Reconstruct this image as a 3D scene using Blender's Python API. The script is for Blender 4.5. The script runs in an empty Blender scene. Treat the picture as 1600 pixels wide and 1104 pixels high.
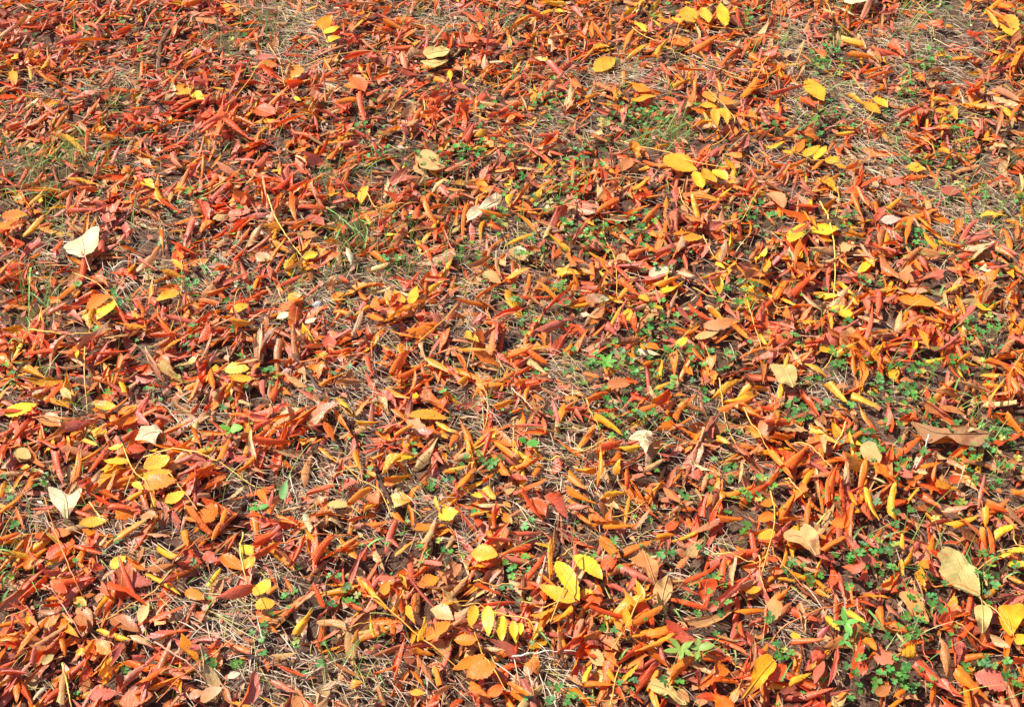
import bpy, math, random
import numpy as np
# ------------------------------------------------------------------ camera, sky, sun, exposure
S = bpy.context.scene
CAM_H, PITCH, HALF_V = 1.40, math.radians(43.0), math.radians(16.0)
cam = bpy.data.objects.new("camera", bpy.data.cameras.new("camera")); S.collection.objects.link(cam)
S.camera = cam
cam.location = (0, 0, CAM_H); cam.rotation_euler = (math.pi/2 - PITCH, 0, 0)
cam.data.sensor_width = 36; cam.data.lens = 18/(math.tan(HALF_V)*1600/1104)
cam.data.clip_start = .05; cam.data.clip_end = 500
SUN_EL, SUN_AZ = math.radians(50), math.radians(-68)          # azimuth from +Y towards +X: the sun is at the left, slightly beyond
sd = (math.sin(SUN_AZ)*math.cos(SUN_EL), math.cos(SUN_AZ)*math.cos(SUN_EL), math.sin(SUN_EL))
W = bpy.data.worlds.new("World"); S.world = W; W.use_nodes = True
nt = W.node_tree; bg = nt.nodes["Background"]
sky = nt.nodes.new("ShaderNodeTexSky"); sky.sky_type = 'NISHITA'; sky.sun_disc = False
sky.sun_elevation = SUN_EL; sky.sun_rotation = SUN_AZ
nt.links.new(sky.outputs[0], bg.inputs[0]); bg.inputs[1].default_value = .10
sl = bpy.data.lights.new("sun", 'SUN'); sl.energy = 5.0; sl.angle = math.radians(.5); sl.color = (1, .95, .87)
so = bpy.data.objects.new("sun", sl); S.collection.objects.link(so)
from mathutils import Vector
so.rotation_euler = Vector(sd).to_track_quat('Z', 'Y').to_euler()
S.view_settings.view_transform = 'Standard'; S.view_settings.look = 'None'
S.view_settings.exposure = .82; S.view_settings.gamma = 1
# ---- every leaf read off the ground: form+colour, base x y, tip x y, width (quarter units inside its tile) ----
# forms: r rolled tube, c cone / one-side roll (wide end first), b half-open boat, f flat
# colours: R red-orange, O orange, A amber, Y yellow, P pink-red, B brown-orange, T tan, W cream, D dark maroon
TILES = {
(0,0): """rO 1140 460 1320 375 50;rO 830 745 950 700 38;rR 1110 725 1245 660 45;cR 1520 460 1430 640 50;bO 440 300 740 240 52;bP 400 290 530 240 60;
rR 730 230 850 165 45;bP 560 150 630 235 38;fY 1100 630 1220 590 62;fY 1200 600 1275 655 50;bA 1090 250 1115 190 50;fT 1230 150 1350 195 42;rO 550 990 565 870 42;
bW 150 690 250 650 50;bP 470 650 580 610 60;rP 640 560 750 480 38;cR 800 760 880 810 50;bO 350 880 490 890 42;rP 1060 980 1130 1060 52;rR 1180 1050 1280 1030 40;
bA 930 1050 1000 1040 42;bO 780 1104 820 1040 75;bO 130 40 220 20 50;cO 340 130 370 90 50;rR 0 180 90 165 40;rP 100 30 220 100 36;rR 250 1010 330 950 40;bO 640 900 735 885 45;
rR 600 790 680 700 40;rP 500 800 590 880 42;rR 60 820 170 790 40;rO 210 800 300 750 42;rR 690 600 800 580 50;rR 930 560 1010 540 40;rO 1070 550 1140 480 36;bT 350 330 430 300 55;
rO 590 400 660 350 38;rR 1010 200 1050 180 50;rR 860 60 1000 40 35;rO 1180 60 1280 20 50;cR 1280 770 1340 700 55;bA 0 330 60 270 40""",
(400,0): """rO 510 700 640 655 50;fO 610 510 690 610 78;cO 300 450 190 530 90;cP 700 360 740 410 52;rP 390 745 540 770 45;rO 800 180 910 195 45;bO 880 150 990 150 70;
cR 1320 230 1390 310 72;rR 1300 70 1380 140 42;rR 1370 110 1450 180 42;rO 1390 140 1410 200 38;bO 705 440 720 540 42;rR 560 380 750 345 45;rR 820 350 980 345 40;
rR 850 360 890 410 36;cT 1030 350 930 400 50;rB 760 660 850 610 45;cT 350 650 410 690 62;rY 260 640 290 700 45;fR 0 690 130 740 95;rR 190 590 310 530 60;bO 30 490 160 525 50;
rA 100 620 190 620 32;rR 1110 660 1200 610 52;rR 1130 700 1240 770 40;rO 1040 730 1130 730 38;rR 640 650 680 780 45;cO 600 820 510 880 45;cT 1000 760 930 840 60;
cP 1150 820 1200 910 60;rP 610 845 710 870 45;rR 1310 940 1370 830 45;rP 1180 1090 1330 1040 45;rR 1450 920 1540 870 40;cA 340 940 230 960 60;rR 100 820 300 800 60;
rO 1130 30 1120 90 50;rR 750 920 760 1000 36;rA 1210 450 1220 530 42;bA 1375 630 1365 700 42;rA 1370 730 1450 780 28;rP 760 130 850 150 32;rT 1370 640 1480 660 45;
rO 1210 320 1235 225 32;rR 1250 300 1390 320 36;rT 1110 290 1200 210 32;bT 590 170 610 260 72;rR 550 450 700 435 42;fR 0 400 110 380 80;fO 10 440 140 430 70;rO 450 1020 520 930 45;
rR 400 980 470 900 50;bO 560 1010 640 960 60;rR 20 1080 80 1000 50;rO 310 1060 330 960 38;rR 530 920 660 910 45;rR 690 620 780 590 34;rO 1100 500 1190 560 40""",
(800,0): """rA 870 380 960 320 60;fA 1000 310 1120 260 66;rO 1110 345 1290 290 55;rA 1000 540 1110 510 45;rO 1000 500 1240 435 46;rO 520 700 710 680 42;cA 800 140 840 240 66;
bO 690 330 740 220 60;rA 700 110 780 80 45;bA 760 50 840 20 60;rA 190 30 300 0 50;rA 210 60 330 30 42;rP 360 60 440 130 45;rA 0 180 130 90 45;bT 150 190 190 280 42;
rT 230 250 400 230 50;rO 400 230 490 280 42;rA 480 170 500 240 45;rO 500 220 590 290 42;cA 510 300 610 300 38;rR 160 920 350 860 42;bT 380 840 450 940 42;rR 340 870 340 980 34;
rR 90 930 200 1020 45;rR 240 520 330 600 50;rR 370 510 450 600 60;bT 220 590 310 530 46;rO 1540 520 1430 660 60;bP 1070 620 1030 780 52;cP 690 700 690 790 60;rO 800 820 910 815 38;
cT 490 850 610 890 46;cA 740 930 800 990 62;rP 210 400 330 480 50;cP 120 390 180 470 50;bD 710 600 790 600 50;fA 750 560 870 580 60;fA 740 640 900 600 55;fA 650 570 660 640 55;
rA 440 670 530 610 38;rR 920 430 990 490 40;fP 690 1080 740 1010 72;bO 1280 1090 1390 1040 50;bT 1370 920 1480 880 52;bD 1540 780 1600 830 60;rR 1380 810 1400 900 38;rR 1410 80 1405 220 38;
rO 1130 180 1220 250 40;rO 1480 370 1560 430 40;fA 1470 470 1540 480 42;fY 525 450 640 370 82;rR 1390 340 1300 430 40;rO 1430 600 1600 590 38;bT 870 280 920 300 40;rR 400 980 520 960 45""",
(1200,0): """bO 480 150 510 40 45;bP 580 160 650 20 60;cP 740 60 690 140 70;rP 700 80 820 70 38;cP 780 170 730 230 72;rA 840 95 1030 105 36;rO 200 380 320 460 46;
rA 450 290 580 330 60;cO 760 290 820 370 52;rO 600 490 740 470 42;rO 500 370 640 400 42;rR 330 240 380 120 50;bP 740 570 840 550 50;cO 930 460 970 560 52;bT 1000 460 1130 470 80;
rO 1150 370 1290 380 55;cA 1050 350 1120 360 50;cR 1040 580 1170 520 60;rA 1400 460 1490 330 55;rO 1500 450 1600 330 60;rO 1480 190 1360 110 50;cR 1230 240 1340 230 42;
cR 1040 150 1080 200 56;cA 1100 180 1170 210 34;fA 1480 110 1530 240 90;rA 1400 280 1490 250 46;bA 1190 690 1320 690 50;fA 1140 680 1160 780 52;fA 1120 700 1040 720 42;
rA 1010 645 1120 640 38;cA 1150 600 1210 560 50;rO 1260 630 1330 570 50;rR 940 170 980 230 42;rP 1410 590 1560 650 50;bT 1400 650 1540 700 62;bP 1440 760 1420 880 56;
rP 800 740 930 700 46;rA 500 630 590 690 42;rR 640 860 730 780 38;rA 420 850 530 850 38;rA 440 800 530 820 34;rO 910 720 920 820 42;cO 860 870 980 950 62;rO 1060 950 1140 1030 42;
bT 1140 1000 1240 1050 62;cB 230 860 330 910 82;rP 250 850 310 750 50;rO 1330 760 1360 870 34;rO 510 1100 580 1000 50;rR 210 640 280 740 50;rR 0 620 230 590 36;rR 0 770 110 780 36;
fY 235 550 335 670 84;fY 600 660 690 735 62;fY 660 640 745 690 46;rO 1350 100 1440 170 45;rO 1430 30 1500 120 45;rR 130 140 260 150 42;fY 860 1060 980 1090 60;rR 870 300 870 380 45""",
(0,276): """rO 370 150 500 100 46;bA 430 40 620 50 52;rR 520 130 620 90 42;fA 890 20 970 80 52;bA 970 90 1040 190 72;rO 880 200 940 150 42;rO 830 220 850 110 48;cP 570 180 670 190 50;
rR 430 250 600 245 38;fR 640 260 730 290 72;cR 780 300 800 400 52;rR 1170 110 1240 40 46;rO 1100 300 1240 240 56;cO 1320 280 1240 350 52;rR 1340 420 1440 280 38;bB 1200 350 1160 440 60;
rO 1020 340 1020 490 46;rO 610 740 490 780 46;cO 590 640 680 690 48;rP 300 890 440 850 42;rR 380 860 520 840 38;cP 430 860 530 930 50;cA 310 780 390 800 42;bO 920 820 970 670 60;
rO 910 920 900 830 42;bO 740 970 900 960 70;cA 820 880 880 900 50;rO 920 930 990 880 46;rR 950 1010 1110 1020 52;rO 1020 1100 1110 1030 52;cR 1260 1030 1310 920 62;rO 1290 740 1450 720 52;
rR 1350 690 1600 580 56;cR 1340 540 1460 580 52;fA 1450 860 1560 800 56;rA 1440 950 1570 920 60;rO 1370 810 1250 780 42;cR 270 940 270 1080 52;bR 0 1010 160 1050 62;
rT 150 120 310 60 42;cO 320 640 340 700 46;rR 350 510 400 420 42;rP 860 530 980 590 38;cO 700 610 780 640 38;cP 1250 90 1260 10 46;rR 640 500 660 360 44;rR 1530 180 1560 110 50;
rR 1130 220 1000 180 40;bO 430 530 560 580 42;rR 1450 530 1530 440 50""",
(400,276): """rR 0 70 100 50 50;rR 110 130 230 30 50;rO 60 220 60 80 46;rR 130 250 160 130 42;rR 210 130 370 80 46;rR 380 190 460 130 50;rR 280 230 440 220 42;rR 470 170 570 170 42;
fA 550 110 620 140 72;fA 680 60 650 170 66;bO 590 290 760 250 60;bO 770 240 880 200 56;cR 520 300 550 400 72;rO 230 350 360 290 42;fR 330 260 430 320 95;fT 280 370 390 380 60;
rO 70 530 190 420 60;cA 260 460 350 410 50;cA 180 600 250 490 62;fY 300 520 390 480 42;cA 310 550 360 620 52;bR 140 675 310 620 52;cP 90 550 90 640 50;cO 520 530 400 580 42;
rO 440 440 530 430 42;bT 590 500 610 590 80;rO 720 500 820 590 46;rR 780 500 900 510 50;rA 810 380 900 385 42;cP 880 360 960 280 72;rR 760 360 840 280 72;rO 1040 200 1120 310 52;
rO 1080 230 1210 200 42;rO 1310 230 1285 410 38;rO 1400 300 1590 280 42;rO 1410 300 1400 430 38;rO 1450 320 1540 410 46;fA 1390 60 1440 130 62;bP 1520 50 1580 50 46;rP 930 30 1040 10 50;
cP 820 90 900 100 46;bO 1180 100 1320 150 46;rR 1160 290 1170 370 34;bB 870 460 930 380 72;rR 1050 440 1100 530 46;bT 700 620 840 600 52;rP 1060 660 1210 690 46;rP 1350 610 1480 510 50;
fT 1420 610 1520 680 92;rO 1370 780 1530 680 52;bT 1500 540 1530 640 50;fB 1180 470 1240 520 72;rA 1580 130 1580 240 46;fR 460 1100 460 990 92;fA 200 740 290 800 62;fT 140 850 250 800 52;
fW 130 890 230 870 50;fW 310 920 380 890 60;rA 480 790 570 800 60;fA 470 770 550 745 42;rO 500 840 580 890 42;cR 660 970 650 1080 62;rR 650 740 700 810 50;rO 690 700 810 710 42;
rR 1000 910 1100 910 42;rR 1030 960 1130 960 38;rO 860 1020 1040 1050 46;rR 350 990 430 880 36;fO 710 890 800 940 72;fA 1310 1010 1390 1080 52;rP 1490 1060 1510 950 42;rP 460 740 500 660 46;
rP 520 660 590 720 42;rR 0 640 80 600 42;fP 0 470 90 520 95;rR 0 560 60 540 50;rO 800 250 860 240 40;rO 1250 330 1270 230 38""",
(800,276): """rA 160 140 260 60 46;bO 10 290 170 400 48;rP 310 200 440 160 38;rP 50 450 170 560 46;fB 0 480 100 560 100;bT 190 430 230 340 50;rP 370 450 480 340 46;rO 530 260 650 200 46;
bT 330 210 380 290 60;rP 540 265 660 260 42;bT 570 310 730 290 46;cO 310 480 250 580 52;rO 330 490 390 610 46;rO 370 540 460 610 50;cP 560 450 420 480 92;cA 320 600 310 680 90;
rR 490 580 500 680 42;rO 550 590 650 690 50;cP 640 540 740 600 82;rR 650 600 740 700 38;rO 660 700 780 780 46;rO 730 510 870 500 52;rP 1000 230 1030 360 62;rO 820 290 930 210 46;
rP 1250 230 1290 190 38;rA 1120 180 1160 270 52;bO 1080 270 1200 350 62;fA 1000 380 1190 400 58;rA 1370 380 1350 500 46;cY 1280 530 1330 580 42;rR 1410 310 1430 400 42;
rO 1380 250 1390 360 38;rA 870 720 1040 700 46;rO 880 560 1000 480 42;bP 1370 580 1540 550 72;rP 1230 690 1310 600 46;rP 1340 700 1340 620 42;fW 850 660 1000 610 72;bT 1010 610 1140 660 62;
fY 1280 640 1300 740 60;fY 790 780 850 820 76;fY 880 840 940 860 62;cT 470 830 600 790 82;bP 420 720 590 740 52;cP 300 840 380 780 60;rP 160 1030 390 900 62;rT 70 780 200 840 46;
rR 90 740 110 640 42;rR 130 960 150 880 42;rO 0 220 80 250 38;cR 740 920 770 1020 46;rO 660 930 720 1000 46;rP 580 970 650 1020 56;bD 640 1090 790 1050 72;rP 750 880 830 850 42;
bP 890 760 920 830 46;rA 1080 1000 1170 960 45;fA 830 1080 930 1100 62;fA 1020 1080 1100 1040 62;fT 1200 970 1420 930 72;fW 1140 1030 1280 1000 48;bO 1350 960 1470 1030 72;
rO 1210 850 1310 930 60;rR 1090 870 1250 930 46;rR 1480 970 1580 960 42;cP 1450 640 1590 600 60;rT 1260 850 1330 800 38;rO 1140 140 1280 180 40;rO 640 370 760 460 45;rP 1190 430 1090 480 45""",
(1200,276): """cA 330 20 420 100 82;rO 540 80 640 200 52;rO 530 150 600 280 46;cR 710 200 660 290 56;cR 650 310 610 410 52;rO 860 280 770 410 46;rO 880 240 850 430 46;rO 950 250 1070 430 62;
rO 960 230 1020 300 50;rO 470 370 600 380 46;rR 620 430 750 470 38;cB 950 490 1160 480 62;bB 680 490 800 650 82;fP 800 620 910 680 72;cP 1130 600 930 670 62;bP 810 720 980 760 60;
fP 580 630 660 660 50;rA 420 520 570 650 52;rA 430 660 550 790 56;bT 320 550 430 550 50;rO 560 470 660 560 42;rO 230 240 290 350 60;rR 170 200 330 190 42;rP 200 80 310 120 38;
fT 20 110 100 220 92;fY 130 440 220 310 100;fY 275 385 430 320 110;fA 310 400 400 420 42;bR 200 400 240 570 46;rR 160 570 260 670 42;fY 410 800 540 880 72;cO 100 820 150 960 52;
rO 140 840 290 800 50;bO 200 900 270 840 50;rA 210 910 320 900 38;rO 310 950 360 870 46;bO 380 850 400 960 50;cP 600 760 640 880 50;rP 680 740 690 890 52;bP 720 830 800 750 60;
fO 810 790 1050 820 105;rO 930 900 1110 950 48;rO 1040 850 1190 920 46;cP 1270 850 1180 950 60;fA 1290 810 1390 850 56;rO 1480 780 1580 630 52;rA 1530 560 1600 610 56;bA 1530 720 1540 820 62;
bA 1530 830 1520 950 62;rO 1550 1000 1600 900 60;cA 900 910 850 1020 56;rO 510 1010 590 990 60;rO 450 1060 600 1040 42;rP 600 1050 690 880 48;cA 950 1010 1000 1104 50;bP 1060 1104 1190 1030 50;
rR 1310 1010 1340 1104 50;rT 1270 510 1390 430 56;rT 1420 450 1530 530 42;bP 1180 430 1390 390 56;rR 1190 400 1290 300 38;cA 1330 240 1470 290 46;fD 1080 110 1200 90 72;
cR 1220 120 1270 220 60;fA 1520 130 1600 150 100;fW 700 265 830 265 66;fW 890 260 950 310 32;rA 750 210 830 160 42;rR 580 60 700 30 60;rT 1310 660 1440 740 42;cA 1110 740 1210 700 42;
cO 1180 550 1240 600 60;rO 910 540 960 610 46;rP 940 510 1000 590 42;rR 1400 480 1430 560 42;rP 1380 580 1550 550 42;rR 870 40 990 30 42;fA 320 1104 420 1080 62;rO 660 1000 760 960 45""",
(0,552): """rA 160 110 280 170 46;bB 0 50 110 130 72;rO 70 50 180 40 50;bO 380 30 540 30 42;rR 550 100 630 10 46;rR 650 190 690 90 46;rP 700 190 780 130 42;rP 770 220 850 150 46;
rP 810 240 870 190 42;bB 910 60 1020 200 62;fP 1000 30 1060 90 62;rP 1050 150 1090 90 42;fW 1180 60 1240 20 50;rR 1250 90 1310 20 42;fY 1400 90 1560 95 62;fA 1420 190 1600 190 56;
rP 1310 120 1410 180 46;rO 1300 110 1340 260 52;rO 1180 320 1260 190 50;bO 1150 230 1230 200 72;rR 920 235 1060 230 36;rT 1330 290 1410 200 52;rA 1410 270 1480 180 38;fW 390 230 450 300 50;
bT 170 300 290 260 60;fY 40 410 240 330 72;fB 270 410 390 470 130;rR 90 570 190 450 60;rR 0 740 90 580 60;fA 600 320 740 350 62;rR 660 400 820 270 42;fA 740 380 870 330 85;
cO 700 400 740 480 52;rA 570 510 640 475 38;cA 300 650 340 550 62;bA 430 560 430 690 62;rR 350 650 390 820 50;rO 480 820 520 670 58;rR 565 780 690 580 52;rA 520 550 620 600 38;
cO 710 530 770 610 50;rR 760 560 880 520 46;fR 800 620 920 610 60;rR 1040 510 1210 490 42;rO 1450 390 1590 460 46;rO 1250 530 1430 540 38;cO 1220 500 1270 640 50;rO 1510 560 1600 530 50;
rO 1390 720 1440 570 56;rO 1250 830 1370 760 52;rP 1110 720 1240 700 42;rP 1120 800 1280 770 42;rR 1280 900 1420 800 60;cP 1170 940 1250 860 60;rP 1240 950 1330 920 42;bT 1430 930 1540 880 60;
fO 1260 1104 1360 970 125;rO 1400 1104 1420 990 52;rO 1170 1050 1240 1100 42;rO 1500 790 1600 690 56;cB 500 860 610 810 82;rO 570 910 620 830 60;rO 700 870 840 800 50;
fP 890 1060 1000 1080 62;bT 0 800 140 760 52;bT 210 730 300 800 50;fY 140 730 200 750 50;fT 110 620 200 680 82;rO 0 1040 150 900 52;rO 10 930 50 840 50;rR 210 1000 350 980 36;
fY 510 1100 690 1080 72;rR 100 990 150 1104 42;rT 1500 310 1580 360 42;rP 970 410 1100 440 38;rR 240 560 370 640 42;rR 700 990 860 1000 45;rO 640 910 750 940 45;rR 1080 40 1200 10 40;
rR 440 150 540 180 38;rR 1200 400 1250 330 50;rR 1280 400 1320 330 45""",
(400,552): """rO 800 0 870 70 60;rO 840 190 940 30 76;bA 740 90 860 100 52;rR 700 60 730 190 46;rR 900 200 1060 70 46;bA 1080 40 1210 140 80;rO 1250 10 1320 150 52;rA 1270 220 1320 160 52;
rO 980 240 1000 140 46;cO 380 90 390 190 100;rO 400 235 540 180 48;cP 620 170 510 235 60;rP 520 235 700 205 34;rP 40 180 60 340 42;rT 90 210 90 320 42;rR 110 330 150 190 50;
bA 520 290 610 410 60;rO 490 390 590 520 60;cA 380 400 450 440 62;cO 450 460 490 570 82;rP 340 490 440 460 38;bB 620 400 700 310 62;rP 720 430 730 330 34;cT 770 290 830 390 60;
cP 800 260 890 360 72;rO 810 230 970 330 60;rO 870 370 980 460 56;fA 950 390 1200 400 72;cB 1030 270 1200 370 82;rA 1150 260 1270 320 46;bA 1120 430 1240 510 52;rO 1020 475 1150 510 46;
rO 860 515 990 490 52;rA 630 470 790 430 48;bP 750 465 910 450 40;cO 770 520 850 570 80;cO 1050 560 900 570 60;bO 1040 630 1140 620 82;cR 810 590 650 640 62;rA 700 680 830 660 46;
rO 620 600 650 750 50;cA 890 680 790 770 82;rA 700 700 770 740 50;rO 700 750 750 800 46;cA 1170 640 1180 700 56;rO 1220 680 1310 630 46;rP 1040 820 1140 680 38;rA 800 820 980 790 56;
cR 620 790 500 870 80;rR 320 870 480 850 50;rR 510 780 550 690 42;rO 1160 760 1330 770 46;rO 1420 850 1490 760 46;rO 1480 640 1570 820 60;rO 1470 560 1600 700 52;fA 1430 490 1600 590 90;
rR 1410 690 1470 560 42;bP 1340 700 1410 660 60;cO 1370 180 1440 260 52;rO 1420 220 1560 215 46;cP 1490 280 1560 270 60;rO 1490 370 1600 320 46;bO 1360 60 1520 90 72;
fY 1140 1030 1270 1010 92;rA 1110 940 1150 1010 52;fA 820 920 970 940 92;rO 580 1000 710 850 56;fW 450 960 600 960 56;fP 700 900 770 960 82;rA 670 990 790 940 60;rR 570 1080 700 1020 50;
rO 700 1090 850 1050 46;rO 860 1010 940 1080 60;bA 970 950 980 1090 50;cT 390 930 460 910 60;rB 150 985 320 985 46;rP 70 1050 120 880 46;rO 80 1060 150 890 42;rO 140 1020 270 1104 62;
fA 20 870 70 960 52;bT 120 670 310 650 60;rA 270 580 370 570 42;rR 210 560 260 460 50;bP 150 460 240 350 60;bB 180 190 310 230 72;cB 270 110 310 200 60;rO 110 110 220 200 38;
rR 20 640 230 600 60;rR 0 620 110 560 56;rO 410 600 500 690 46;rO 1330 1035 1470 1025 40;cA 1370 890 1420 950 60;rA 1430 870 1490 940 60;fO 1540 1020 1600 1080 82;rR 1500 1060 1520 960 42;
rP 1510 860 1600 840 42;rR 1480 1104 1490 990 45;cR 460 70 450 0 60;rR 530 40 600 0 50;rO 1330 640 1370 610 45;rR 0 540 120 490 45;rR 240 430 350 380 45;cO 180 700 240 740 60""",
(800,552): """rR 100 20 210 70 50;rR 20 160 120 110 45;bO 80 330 100 230 62;bB 140 210 240 120 50;bT 140 225 260 200 40;rO 20 240 120 180 42;rO 130 290 210 330 50;bO 320 290 410 310 70;
rP 250 310 330 310 50;rP 480 240 600 220 50;rR 330 385 460 365 50;rO 470 350 590 270 56;fP 590 230 740 225 82;rO 690 180 780 250 46;rO 800 120 940 70 46;cO 840 90 850 170 60;
rA 910 190 930 90 46;cO 1000 30 1020 180 60;rO 1130 20 1190 80 52;cO 1230 120 1260 210 66;bA 1250 280 1420 190 72;rA 1330 310 1470 290 46;rO 1400 350 1510 270 52;rO 1470 390 1580 350 46;
bD 1430 165 1560 170 50;rA 1500 240 1600 220 42;rO 580 150 660 130 42;rA 890 240 990 220 42;rO 910 390 990 250 72;rO 960 410 1000 330 46;bT 850 240 910 330 42;rO 780 350 840 310 42;
rO 800 390 900 360 50;rO 510 410 620 370 42;rA 520 430 690 520 52;bO 460 550 520 490 60;bB 460 660 640 560 72;rR 540 660 690 570 56;rA 660 650 810 590 62;rO 590 740 680 640 60;
cA 620 760 680 700 60;bT 820 770 950 660 72;bB 850 610 1090 580 80;bP 960 840 1030 700 60;rO 540 860 550 680 56;rA 390 770 520 750 52;rO 340 750 460 880 52;rO 340 870 530 940 50;
rR 720 850 730 730 56;rA 560 920 720 870 62;rO 750 800 820 920 46;cO 840 830 870 920 50;bT 100 470 200 350 60;bA 100 610 190 680 70;fA 0 560 50 600 80;rA 0 610 110 680 42;rO 10 740 180 700 56;
rO 130 800 180 700 46;cR 0 780 100 800 72;rR 0 890 200 830 72;rR 50 900 200 1060 56;fO 110 910 210 1020 110;cR 240 930 350 1040 82;rO 410 1000 540 1104 56;cO 470 990 590 1050 62;
bT 330 960 480 980 70;rO 580 1080 790 1060 52;rO 600 1040 620 960 42;bP 770 1080 860 980 60;fO 960 1090 1040 1040 82;bO 1050 1000 1160 980 50;rR 1180 1020 1210 900 60;cO 1240 1080 1300 940 56;
bP 1190 860 1230 740 60;bT 1140 670 1290 800 66;cP 1110 770 1210 700 82;bT 1420 850 1440 690 50;rO 1340 920 1530 850 56;rR 1480 950 1600 820 56;rO 1410 360 1550 460 60;bO 1480 490 1600 610 80;
cP 1230 520 1260 440 60;rA 1280 520 1360 580 46;rO 1270 340 1440 380 60;bB 1080 350 1180 365 50;rO 1280 1080 1440 1050 50;rR 190 440 210 530 42;rP 390 400 450 470 46;rT 900 990 980 1020 42;
rO 0 390 90 380 50;rR 740 290 850 320 40;bB 440 150 540 170 50;rR 150 870 180 900 50""",
(1200,552): """rA 400 30 540 0 50;bA 240 80 370 150 48;rR 690 150 700 20 52;rO 720 30 780 90 52;cO 590 90 570 240 82;rA 350 210 480 330 58;rA 520 300 670 380 58;cA 620 250 680 290 72;
fB 420 220 500 230 90;fB 820 190 910 190 90;rO 220 270 310 400 46;cO 60 350 40 510 66;cB 190 470 60 530 100;rO 20 550 150 560 50;rO 480 440 430 340 60;cA 390 390 470 440 80;
rR 890 450 900 390 60;rP 970 380 1180 470 62;bB 1080 490 1280 540 60;fT 1060 360 1240 400 52;bP 1010 280 1190 290 46;rA 1170 80 1250 40 36;rA 1200 90 1330 95 36;rA 1170 90 1220 190 38;
rA 970 80 1090 70 38;rO 1340 50 1510 90 46;rO 90 770 230 640 82;rO 130 780 240 690 46;rO 0 650 130 830 50;cR 310 680 210 770 95;rA 190 890 280 770 60;bB 260 840 370 780 80;rT 480 870 480 720 52;
rR 350 970 370 800 50;rR 370 960 400 800 60;rR 400 780 430 890 60;bR 450 880 470 1030 80;rO 500 900 530 1020 50;cO 520 710 540 800 52;cO 630 810 780 860 90;rA 740 1060 760 890 62;
rA 600 910 660 1080 60;cP 800 1010 890 1100 72;rA 860 950 920 880 56;rO 940 890 1060 1010 56;cA 1030 860 1200 880 60;bT 1080 990 1250 1000 60;cO 870 830 970 780 50;rO 940 740 1080 700 60;
cT 1080 650 1000 690 90;bT 350 660 320 550 72;bT 290 440 350 540 62;rO 420 620 630 490 52;rT 430 600 560 480 42;bB 670 470 740 450 70;rP 350 400 430 470 42;rR 750 700 770 590 50;
fD 790 740 890 810 100;fO 1130 830 1200 780 72;rP 1120 690 1220 750 42;cT 1470 770 1560 680 90;rO 1350 960 1480 1050 72;rA 1340 1000 1360 1104 60;rA 1120 1100 1300 1040 62;rO 1510 890 1600 900 50;
rO 1470 430 1600 540 50;rO 1410 400 1510 390 50;rO 50 1080 150 920 56;rO 240 960 320 1030 52;rO 220 1100 240 990 50;rO 50 1100 180 1040 60;cR 400 1070 500 1104 80;cO 0 570 70 590 60;
rO 0 860 60 800 56;bT 40 850 130 860 42;rP 280 280 330 320 46;rO 540 140 520 50 50;rR 470 660 490 750 52;rR 570 1000 640 1080 52""",
(0,828): """rO 0 90 130 20 58;rP 240 100 330 20 50;fR 320 50 450 40 100;cO 590 60 590 150 90;fO 290 190 450 120 90;fA 160 260 215 190 60;bB 180 260 290 210 60;rO 490 150 650 190 42;
rO 500 240 550 160 52;cO 620 230 600 320 90;rT 630 150 700 70 50;bT 930 60 1080 80 72;rO 1150 20 1190 160 58;rA 970 140 1120 270 60;rR 1200 170 1270 240 50;fR 1280 180 1370 220 72;
rO 1340 90 1380 0 50;fA 1390 180 1530 280 90;fY 1510 110 1590 190 85;fY 1540 280 1600 210 72;rA 1320 390 1390 290 46;rA 950 330 1150 410 52;rA 1110 290 1130 370 50;fA 1170 410 1290 470 72;
fR 715 350 960 385 105;fY 710 280 800 200 68;bA 800 230 910 290 66;bT 650 340 740 300 60;cR 640 370 710 470 60;rR 480 350 590 345 46;rR 120 450 320 330 52;rR 150 380 280 270 46;
fO 350 380 440 450 72;rR 270 490 440 480 45;bT 245 520 380 530 56;fA 275 610 390 550 60;fY 470 440 550 490 60;fP 500 510 590 610 90;fT 490 580 560 630 80;rT 250 780 450 600 52;
cP 190 580 270 680 62;cO 150 690 0 720 60;rR 0 910 130 850 50;fP 700 570 870 670 112;fW 890 620 940 490 70;rA 620 640 700 700 42;rA 720 690 830 740 46;fA 610 720 700 790 90;
rO 550 850 600 700 60;cO 570 830 510 980 72;rO 410 700 420 800 60;rO 470 830 540 720 50;bT 830 700 970 760 62;cP 950 690 1200 670 60;bP 1100 740 1280 790 90;rR 1310 820 1390 740 56;
rO 1420 740 1580 810 50;rP 840 850 930 800 60;bP 760 1000 930 870 70;fP 750 1090 960 1050 112;fR 570 1060 740 1020 92;rA 660 1000 700 820 56;rP 660 980 650 890 38;fY 500 830 545 790 60;
rO 890 1020 1060 880 60;rO 950 1020 1220 930 52;bB 1090 910 1240 890 60;rT 380 1104 410 870 46;fW 270 850 350 800 90;rT 160 990 300 870 52;rT 210 1100 290 1010 42;fP 340 980 390 920 60;
fP 1190 1060 1290 1030 60;fT 1260 1090 1400 1010 100;bT 1390 1010 1450 1104 80;rR 290 1100 380 1010 50;rP 220 900 240 770 42;rR 0 940 190 940 50;rO 110 990 140 1100 60;rR 120 560 180 640 45;
fW 1430 950 1510 920 60;rR 480 200 420 240 50;rR 300 320 400 280 60;rO 400 540 480 600 42;rP 80 640 100 570 45;rR 1120 260 1220 240 45;cR 1250 600 1310 540 70;rR 780 600 700 720 42""",
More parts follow.
